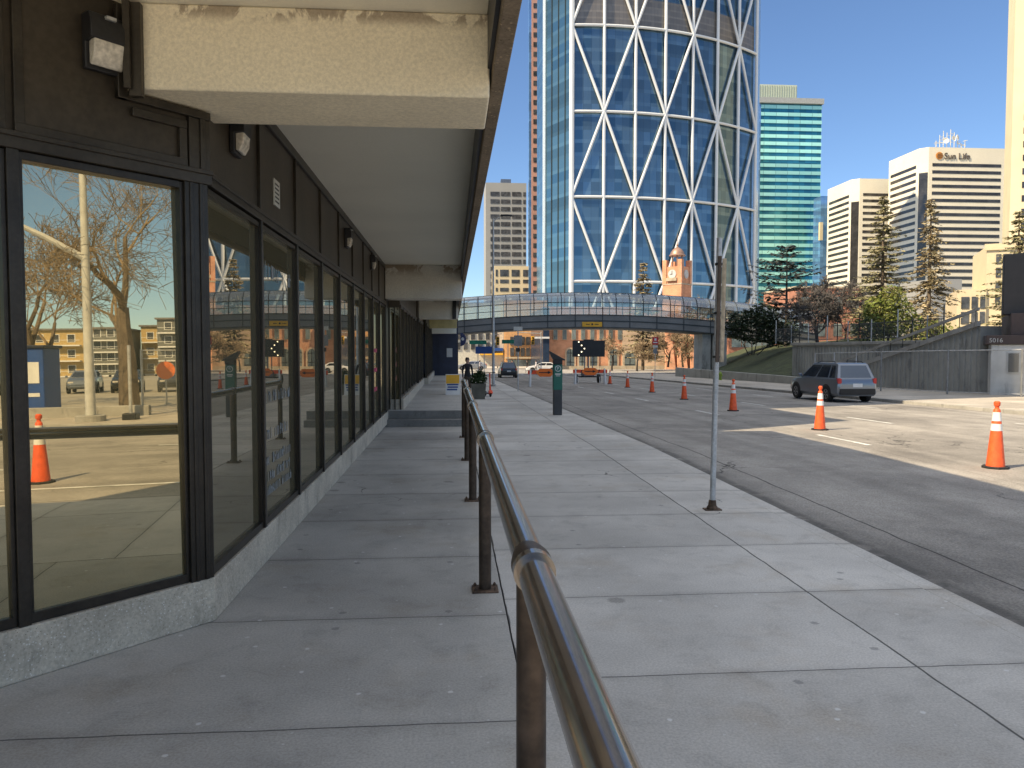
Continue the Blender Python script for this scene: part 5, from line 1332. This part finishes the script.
b = MB(); b.box(-.05, .05, -.12, .62, .024, .04); b.box(-.42, .1, -.05, .05, .024, .04); b.build('clock_hand', M['black'], d_)
b = MB(); b.lathe([(.78, -.12), (.78, 0), (.66, .02)], 20); d_ = b.build('clock_face', M['offwhite'], CT); d_.rotation_euler = (R(90), 0, R(90)); d_.location = (w-.02, 0, zl+1.75)
b = MB(); b.box(-1.0, 1.0, -w-.25, -w+.1, zl+.55, zl+1.1); b.build('balcony', M['sandstone'], CT)
for k in range(6):
    a = k*math.pi/3; b = MB(); b.tube((.95*math.cos(a), .95*math.sin(a), zt-1.3), (.95*math.cos(a), .95*math.sin(a), zt+.9), .14, n=8); b.build('lantern_column', M['copper'], CT)
zd = zt+.8
b = MB(); b.lathe([(1.45, 0), (1.45, .12), (1.25, .28), (1.15, .65), (.85, 1.1), (.45, 1.4), (.2, 1.55), (.14, 1.8)], 20, (0, 0, zd)); b.build('dome', M['copper'], CT, smooth='auto')
b = MB(); b.lathe([(.14, 1.8), (.22, 1.95), (.1, 2.1), (.05, 2.2), (.03, 4.0)], 10, (0, 0, zd)); b.build('finial', M['copper'], CT)
# shops at the far left corner
x0, x1 = at(505, 340, 150).x, at(547, 340, 150).x
t, c = tower('ochre_shop', 'orange ochre shop building with two window rows at the far crossing', x0, x1, 150, 165, at(520, 326, 150).z+5, mat('ochre_front', (.60, .33, .14), .8, var=.12), 'building', -2)
for py in (341, 352):
    z = at(520, py, 150).z
    for k in range(6):
        x = x0+1+(x1-x0-2)*k/6; b = MB(); b.box(x, x+.75, 149.8, 150.02, z-.8, z+.8); b.build('window', M['win_grey'], t, off=c)
b = MB(); b.box(x0, x1, 149.2, 150, at(520, 358.5, 150).z, at(520, 357, 150).z); b.build('awning', mat('cream_awning', (.5, .42, .28), .8), t, off=c)
b = MB(); b.box(x0+.5, x1-.5, 149.85, 150.02, -1.4, at(520, 359.5, 150).z); b.build('shop_window', M['pane_pale'], t, off=c)
x2 = at(452, 340, 150).x
t, c = tower('pale_shop', 'pale cream shop building with a blue awning at the far left crossing', x2, x0-.1, 152, 168, at(480, 328, 152).z+5, mat('pale_front', (.55, .52, .42), .8, var=.12), 'building', -2)
for py in (336, 346):
    z = at(480, py, 152).z
    for k in range(6):
        x = x2+.8+(x0-x2-1.6)*k/6; b = MB(); b.box(x, x+.8, 151.8, 152.02, z-.7, z+.7); b.build('window', M['win_grey'], t, off=c)
b = MB(); b.box(at(478, 340, 151).x, at(503, 340, 151).x, 150.8, 152, at(480, 351, 151).z, at(480, 348, 151).z); b.build('awning', M['blue'], t, off=c)
b = MB(); b.box(at(480, 340, 151).x, at(503, 340, 151).x, 150.9, 152, at(480, 355, 151).z, at(480, 353, 151).z); b.build('yellow_awning', M['yellow'], t, off=c)
x0, x1 = at(543, 340, 126.4).x, at(549.3, 340, 126.4).x
t, c = tower('dark_shop', 'narrow dark glass building between the ochre shop and the brick hall', x0, x1, 126.4, 146, at(548, 326, 127).z+3, mat('dark_blue_glass', (.03, .05, .09), .2, .3), 'building', -2)
b = MB(); b.box(x0-1.5, x1, 126.1, 126.42, at(548, 338.6, 126).z, at(548, 338, 126).z+.2); b.build('canopy_line', M['white'], t, off=c)

# apartments mirrored in the corner window
def apart(label, Y0, Y1, X, zt, m, fl=4):
    c = Vector((X+6, (Y0+Y1)/2, 0)); t = thing('apartment_block', label, 'building', c)
    b = MB(); b.box(X, X+14, Y0, Y1, -.2, zt); b.build('wall', m, t, off=c)
    b = MB(); b.box(X-.4, X+14.4, Y0-.3, Y1+.3, zt, zt+.3); b.build('roof', M['roof_tar'], t, off=c)
    n = max(2, int((Y1-Y0)/2.6)); hh = zt/fl
    for r in range(fl):
        b = MB(); b.box(X-1.2, X, Y0+.3, Y1-.3, r*hh-.1, r*hh+.12); b.box(X-1.22, X-1.16, Y0+.3, Y1-.3, r*hh+.9, r*hh+.97); b.build('balcony', M['white'], t, off=c)
        for k in range(n):
            y = Y0+.6+(Y1-Y0-1.2)*(k+.2)/n; b = MB(); b.box(X-.06, X+.02, y, y+1.3, r*hh+.6, r*hh+2.0); w = b.build('window', M['white'], t, off=c)
            b = MB(); b.box(X-.09, X-.065, y+.12, y+1.18, r*hh+.7, r*hh+1.9); b.build('pane', M['win_grey'], w, off=c)
apart('grey balconied apartment block mirrored at the right of the corner window', -24.6, -15, 140, 9.8, M['slate_apart'])
apart('ochre apartment block mirrored beside the grey one in the corner window', -29.5, -24.8, 150, 9.0, M['yellow_apart'], 3)
apart('grey apartment block mirrored behind the tree trunk in the corner window', -36, -30.5, 140, 8.2, M['slate_apart'])
apart('ochre apartment block mirrored left of the lamp post in the corner window', -50, -36.5, 140, 8.0, M['yellow_apart'], 3)
#@@TREES
# ------------------------------------------------------------------ trees
def bare_tree(label, loc, h, seed, tr, twig, bark, spread=.55, levels=5, lean=(0, 0), cat='tree', tmin=.006, cuts=2, first=.38, group=None, sides=7):
    t = thing('bare_tree', label, cat, loc, 0, group); r2 = random.Random(seed); tk, cr = MB(), MB()
    def grow(p, d, L, r, lv):
        n = 4 if lv < 3 else 3; pts, rs = [p], [r]
        for k in range(n):
            d = (d+Vector((r2.gauss(0, .16), r2.gauss(0, .16), r2.gauss(.03, .10)))*(1.0 if lv else .5)).normalized()
            p = p+d*L/n; pts.append(p); rs.append(max(r*(1-.45*(k+1)/n), tmin))
        (tk if lv < 2 else cr).path(pts, rs, sides if lv < 2 else (4 if lv < 4 else 3))
        if lv >= levels: return
        nb = r2.choice((2, 3, 3)) if lv < 2 else r2.choice((2, 3, 4))
        for k in range(nb+ (1 if lv >= 2 else 0)):
            i = n if k == 0 else r2.randint(max(1, n-2), n)
            a = d.orthogonal().normalized(); a = (a*math.cos(r2.uniform(0, 6.28))+d.cross(a)*math.sin(r2.uniform(0, 6.28)))
            nd = (d*(1-spread*.6)+a*spread*r2.uniform(.7, 1.3)+Vector((0, 0, .10 if lv < 3 else -.02))).normalized()
            grow(pts[i], nd, L*r2.uniform(.58, .82), rs[i]*r2.uniform(.55, .75), lv+1)
    grow(Vector((0, 0, -.1)), Vector((lean[0], lean[1], 1)).normalized(), h*first, tr, 0)
    tk.build('trunk', M[bark], t, smooth='auto'); cr.build('crown', M[twig], t)
    return t
def conifer(label, loc, h, rad, seed, nmat, bark='bark', whorls=34, sparse=1., name='conifer', droop=.35, base=.1, leafn=13, lsize=.5, lean=(0, 0), shp=.85):
    t = thing(name, label, 'tree', loc); r2 = random.Random(seed); b = MB()
    b.path([(0, 0, -.2), (lean[0]*.4, lean[1]*.4, h*.5), (lean[0], lean[1], h)], [h*.017, h*.011, .03], 8); 
    nd = MB()
    for k in range(whorls):
        f = (k+r2.random())/whorls; z = h*(base+(1-base)*f); Lm = rad*(1-f)**shp*r2.uniform(.6, 1.15)+.15
        for q in range(r2.choice((4, 5, 6))):
            if r2.random() > sparse: continue
            a = r2.uniform(0, 6.28); L = Lm*r2.uniform(.6, 1.1); d = Vector((math.cos(a), math.sin(a), 0))
            up = .12-droop*r2.uniform(.5, 1.3)
            o = Vector((lean[0]*f, lean[1]*f, z)); p1 = o+d*L*.5+Vector((0, 0, L*up*.6)); p2 = o+d*L+Vector((0, 0, L*(up+.10)))
            b.path([o, p1, p2], [.012+.012*L, .01+.005*L, .006], 3)
            side = Vector((-d.y, d.x, 0)); m = max(3, int(leafn*L/rad)+2)
            for j in range(m):
                g = (j+r2.random()*.8)/m; g = .15+.85*g
                c = (o*(1-g)**2+p1*2*g*(1-g)+p2*g*g)
                for s in (-1, 1):
                    l = lsize*r2.uniform(.5, 1.2)*(1.15-.5*g); e = (d*r2.uniform(.3, .9)+side*s*r2.uniform(.4, 1.)+Vector((0, 0, r2.uniform(-.55, .1)))).normalized()
                    wd = e.cross(Vector((r2.gauss(0, .5), r2.gauss(0, .5), 1))).normalized()*l*.24
                    nd.add([c, c+e*l*.55+wd, c+e*l, c+e*l*.55-wd], [(0, 1, 2, 3)])
                    e2 = (e+Vector((r2.gauss(0, .5), r2.gauss(0, .5), r2.gauss(-.1, .4)))).normalized(); l2 = l*.8; w2 = e2.orthogonal().normalized()*l2*.16
                    nd.add([c, c+e2*l2*.55+w2, c+e2*l2, c+e2*l2*.55-w2], [(0, 1, 2, 3)])
    b.build('trunk', M[bark], t); nd.build('crown', M[nmat], t); return t
def shrub(name, label, loc, blobs, n, size, m, seed, cat='shrub', stem=True):
    t = thing(name, label, cat, loc); r2 = random.Random(seed); b = MB(); s = MB()
    for (x, y, z, rx, ry, rz) in blobs:
        leaves(b, (x, y, z), rx, ry, rz, int(n*rx*rz), size, r2)
        for k in range(5): s.path([(x*.2, y*.2, 0), (x*.7, y*.7, z*.5), (x+r2.uniform(-.6, .6)*rx, y, z+r2.uniform(-.2, .7)*rz)], [.06, .04, .015], 4)
    b.build('foliage', M[m], t); s.build('stem', M['bark_dark'], t); return t
# mirrored street tree
bare_tree('leaning bare tree with pale brown twigs mirrored in the large corner window', (25.0, -1.75, 0), 12.5, 21, .40, 'twig', 'bark', .66, 6, (.05, -.16), first=.32, tmin=.008)
bare_tree('bare tree mirrored behind the lamp post at the left of the corner window', (30, -6.4, 0), 11.5, 5, .26, 'twig', 'bark', .6, 6, first=.3, tmin=.013)
# plaza conifers
def on(px, pyb, Y): p = at(px, pyb, Y); return (p.x, Y, 2.1)
p = at(880, 300, 75)
conifer('tall thin spruce with sparse sunlit boughs, left of the two behind the railing', (at(882, 300, 70).x, 70, 2.1), at(880, 196, 70).z-2.1, 4.3, 3, 'needle', whorls=46, sparse=.95)
conifer('tall half bare conifer with drooping dry boughs, right of the green bush', (at(929, 300, 66).x, 66, 2.1), at(928, 199, 66).z-2.1, 3.4, 8, 'needle_dry', whorls=54, sparse=.75, droop=.75, leafn=11)
conifer('spruce standing behind the dark billboard at the right edge', (at(1017, 300, 62).x, 62, 2.1), at(1016, 212, 62).z-2.1, 3.8, 13, 'needle', whorls=42)
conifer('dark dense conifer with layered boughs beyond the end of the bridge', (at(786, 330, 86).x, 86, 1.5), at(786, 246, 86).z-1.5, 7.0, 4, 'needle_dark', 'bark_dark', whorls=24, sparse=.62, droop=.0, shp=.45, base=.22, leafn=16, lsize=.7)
bare_tree('dark bare spreading tree right of the layered dark conifer', (at(818, 340, 74).x, 74, 2.1), 10.5, 17, .2, 'twig_dark', 'bark_dark', .7, 6, first=.24, tmin=.028)
bare_tree('thin bare tree behind the railing at the edge of the brick block', (at(845, 340, 90).x, 90, 2.1), 9.0, 31, .14, 'twig_dark', 'bark_dark', .65, 6, first=.28, tmin=.03)
bare_tree('bare grey tree in front of the red brick block, behind the dark bare tree', (at(800, 340, 100).x, 100, 1.5), 13.0, 33, .18, 'twig_dark', 'bark_dark', .68, 6, first=.26, tmin=.034)
bare_tree('dark bare tree at the rounded right end of the bridge', (at(772, 340, 104).x, 104, .8), 11.5, 35, .2, 'twig_dark', 'bark_dark', .68, 6, first=.26, tmin=.034)
shrub('bush', 'sunlit yellow green bush in front of the tall thin spruce', (at(888, 318, 62).x, 62, 2.1), [(0, 0, 2.6, 2.3, 1.7, 1.8), (-1.5, 0, 1.6, 1.7, 1.4, 1.5), (1.5, 0, 1.6, 1.6, 1.4, 1.5), (.3, 0, 4.0, 1.3, 1.2, 1.1), (-.9, 0, 3.2, 1.2, 1.1, 1.0)], 250, .17, 'bush', 5)
shrub('bush', 'low olive bush at the foot of the half bare conifer', (at(934, 325, 60).x, 60, 2.1), [(0, 0, 1.2, 1.7, 1., 1.0), (1.5, 0, .9, 1.2, 1, .8)], 300, .12, 'bush', 6)
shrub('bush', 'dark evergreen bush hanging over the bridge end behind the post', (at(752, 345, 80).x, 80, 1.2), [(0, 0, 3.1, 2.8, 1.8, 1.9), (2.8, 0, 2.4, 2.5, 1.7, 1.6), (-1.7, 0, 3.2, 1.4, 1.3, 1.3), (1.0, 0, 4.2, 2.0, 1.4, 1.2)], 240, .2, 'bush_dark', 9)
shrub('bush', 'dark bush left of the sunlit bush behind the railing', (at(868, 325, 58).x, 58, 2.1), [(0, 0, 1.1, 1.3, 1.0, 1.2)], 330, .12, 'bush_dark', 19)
# trees near the clock tower and brick hall
conifer('pale brown larch left of the clock tower above the bridge', (at(643, 330, 118).x, 118, -1.2), at(643, 262, 118).z+1.2, 4.6, 23, 'needle_dry', whorls=40, sparse=.95, lsize=.7)
for px, Y, h, sd, lab in ((612, 116, 7.6, 41, 'bare tree with a dark curved trunk in front of the arched brick window'), (637, 113, 6.0, 42, 'bare tree in front of the brick hall doorway'), (668, 112, 7.6, 43, 'bare forked tree right of the red street sign'), (683, 110, 6.6, 44, 'bare tree above the lit grass left of the bridge pier'), (700, 122, 12.5, 45, 'bare tree behind the bridge right of the clock tower'), (745, 122, 12.5, 46, 'bare tree behind the bridge near the dark conifer'), (724, 128, 13, 47, 'bare tree behind the bridge beside the leaning post')):
    bare_tree(lab, (at(px, 360, Y).x, Y, gz(Y)+(.6 if px > 660 else -.1)), h, sd, .17 if h < 10 else .2, 'twig', 'bark_dark', .62, 6, first=.3, tmin=.03)

#@@LIGHT
# ------------------------------------------------------------------ light, sky, camera
w = bpy.data.worlds.new('World'); sc.world = w; w.use_nodes = True
nt = w.node_tree; bg = nt.nodes['Background']
sky = nt.nodes.new('ShaderNodeTexSky'); sky.sky_type = 'NISHITA'; sky.sun_disc = False
EL = 45; SD = Vector((-.93, -.36, 0)).normalized()
sky.sun_elevation = R(EL); sky.sun_rotation = math.atan2(SD.x, SD.y); sky.altitude = 1000; sky.air_density = 1.0; sky.dust_density = .2; sky.ozone_density = 5.5

# clear blue towards the horizon; bright unseen cloud added overhead as neutral fill light
N_ = nt.nodes.new
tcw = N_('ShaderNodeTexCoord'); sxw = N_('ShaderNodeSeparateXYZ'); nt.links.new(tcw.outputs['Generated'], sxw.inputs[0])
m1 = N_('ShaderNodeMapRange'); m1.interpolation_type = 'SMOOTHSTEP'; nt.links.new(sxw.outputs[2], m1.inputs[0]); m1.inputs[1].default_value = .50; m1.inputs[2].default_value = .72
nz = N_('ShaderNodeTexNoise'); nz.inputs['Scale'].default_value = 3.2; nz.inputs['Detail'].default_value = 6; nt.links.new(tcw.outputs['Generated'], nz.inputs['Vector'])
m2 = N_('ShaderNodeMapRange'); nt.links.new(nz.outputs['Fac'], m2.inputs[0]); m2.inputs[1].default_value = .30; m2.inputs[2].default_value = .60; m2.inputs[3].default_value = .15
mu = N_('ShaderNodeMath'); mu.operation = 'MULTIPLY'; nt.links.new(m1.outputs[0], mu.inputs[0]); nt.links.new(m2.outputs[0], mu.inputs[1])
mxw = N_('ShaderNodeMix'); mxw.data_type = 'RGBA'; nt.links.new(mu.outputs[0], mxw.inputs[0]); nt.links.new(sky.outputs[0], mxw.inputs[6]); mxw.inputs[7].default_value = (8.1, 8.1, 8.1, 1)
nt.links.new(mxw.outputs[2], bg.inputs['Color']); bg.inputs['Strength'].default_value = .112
sun = bpy.data.lights.new('sun', 'SUN'); sun.energy = 5.0; sun.angle = R(.5); sun.color = (1, .82, .57)
so_ = bpy.data.objects.new('sun', sun); col.objects.link(so_)
dv = Vector((SD.x*math.cos(R(EL)), SD.y*math.cos(R(EL)), math.sin(R(EL))))
so_.rotation_euler = dv.to_track_quat('Z', 'Y').to_euler()
so_.location = (0, 0, 60)
cam = bpy.data.cameras.new('camera'); cam.sensor_width = 36; cam.lens = 36*FPX/1024; cam.clip_start = .05; cam.clip_end = 6000
co = bpy.data.objects.new('camera', cam); col.objects.link(co); co.location = (0, 0, EYE)
co.rotation_euler = (R(90)-PIT, 0, -YAW); sc.camera = co
sc.view_settings.view_transform = 'Standard'; sc.view_settings.look = 'None'; sc.view_settings.gamma = 1; sc.view_settings.use_curve_mapping = False
sc.view_settings.exposure = .6
try:
    sc.cycles.max_bounces = 8; sc.cycles.transparent_max_bounces = 24; sc.cycles.use_denoising = True; sc.cycles.caustics_reflective = False; sc.cycles.sample_clamp_indirect = 6
except Exception: pass
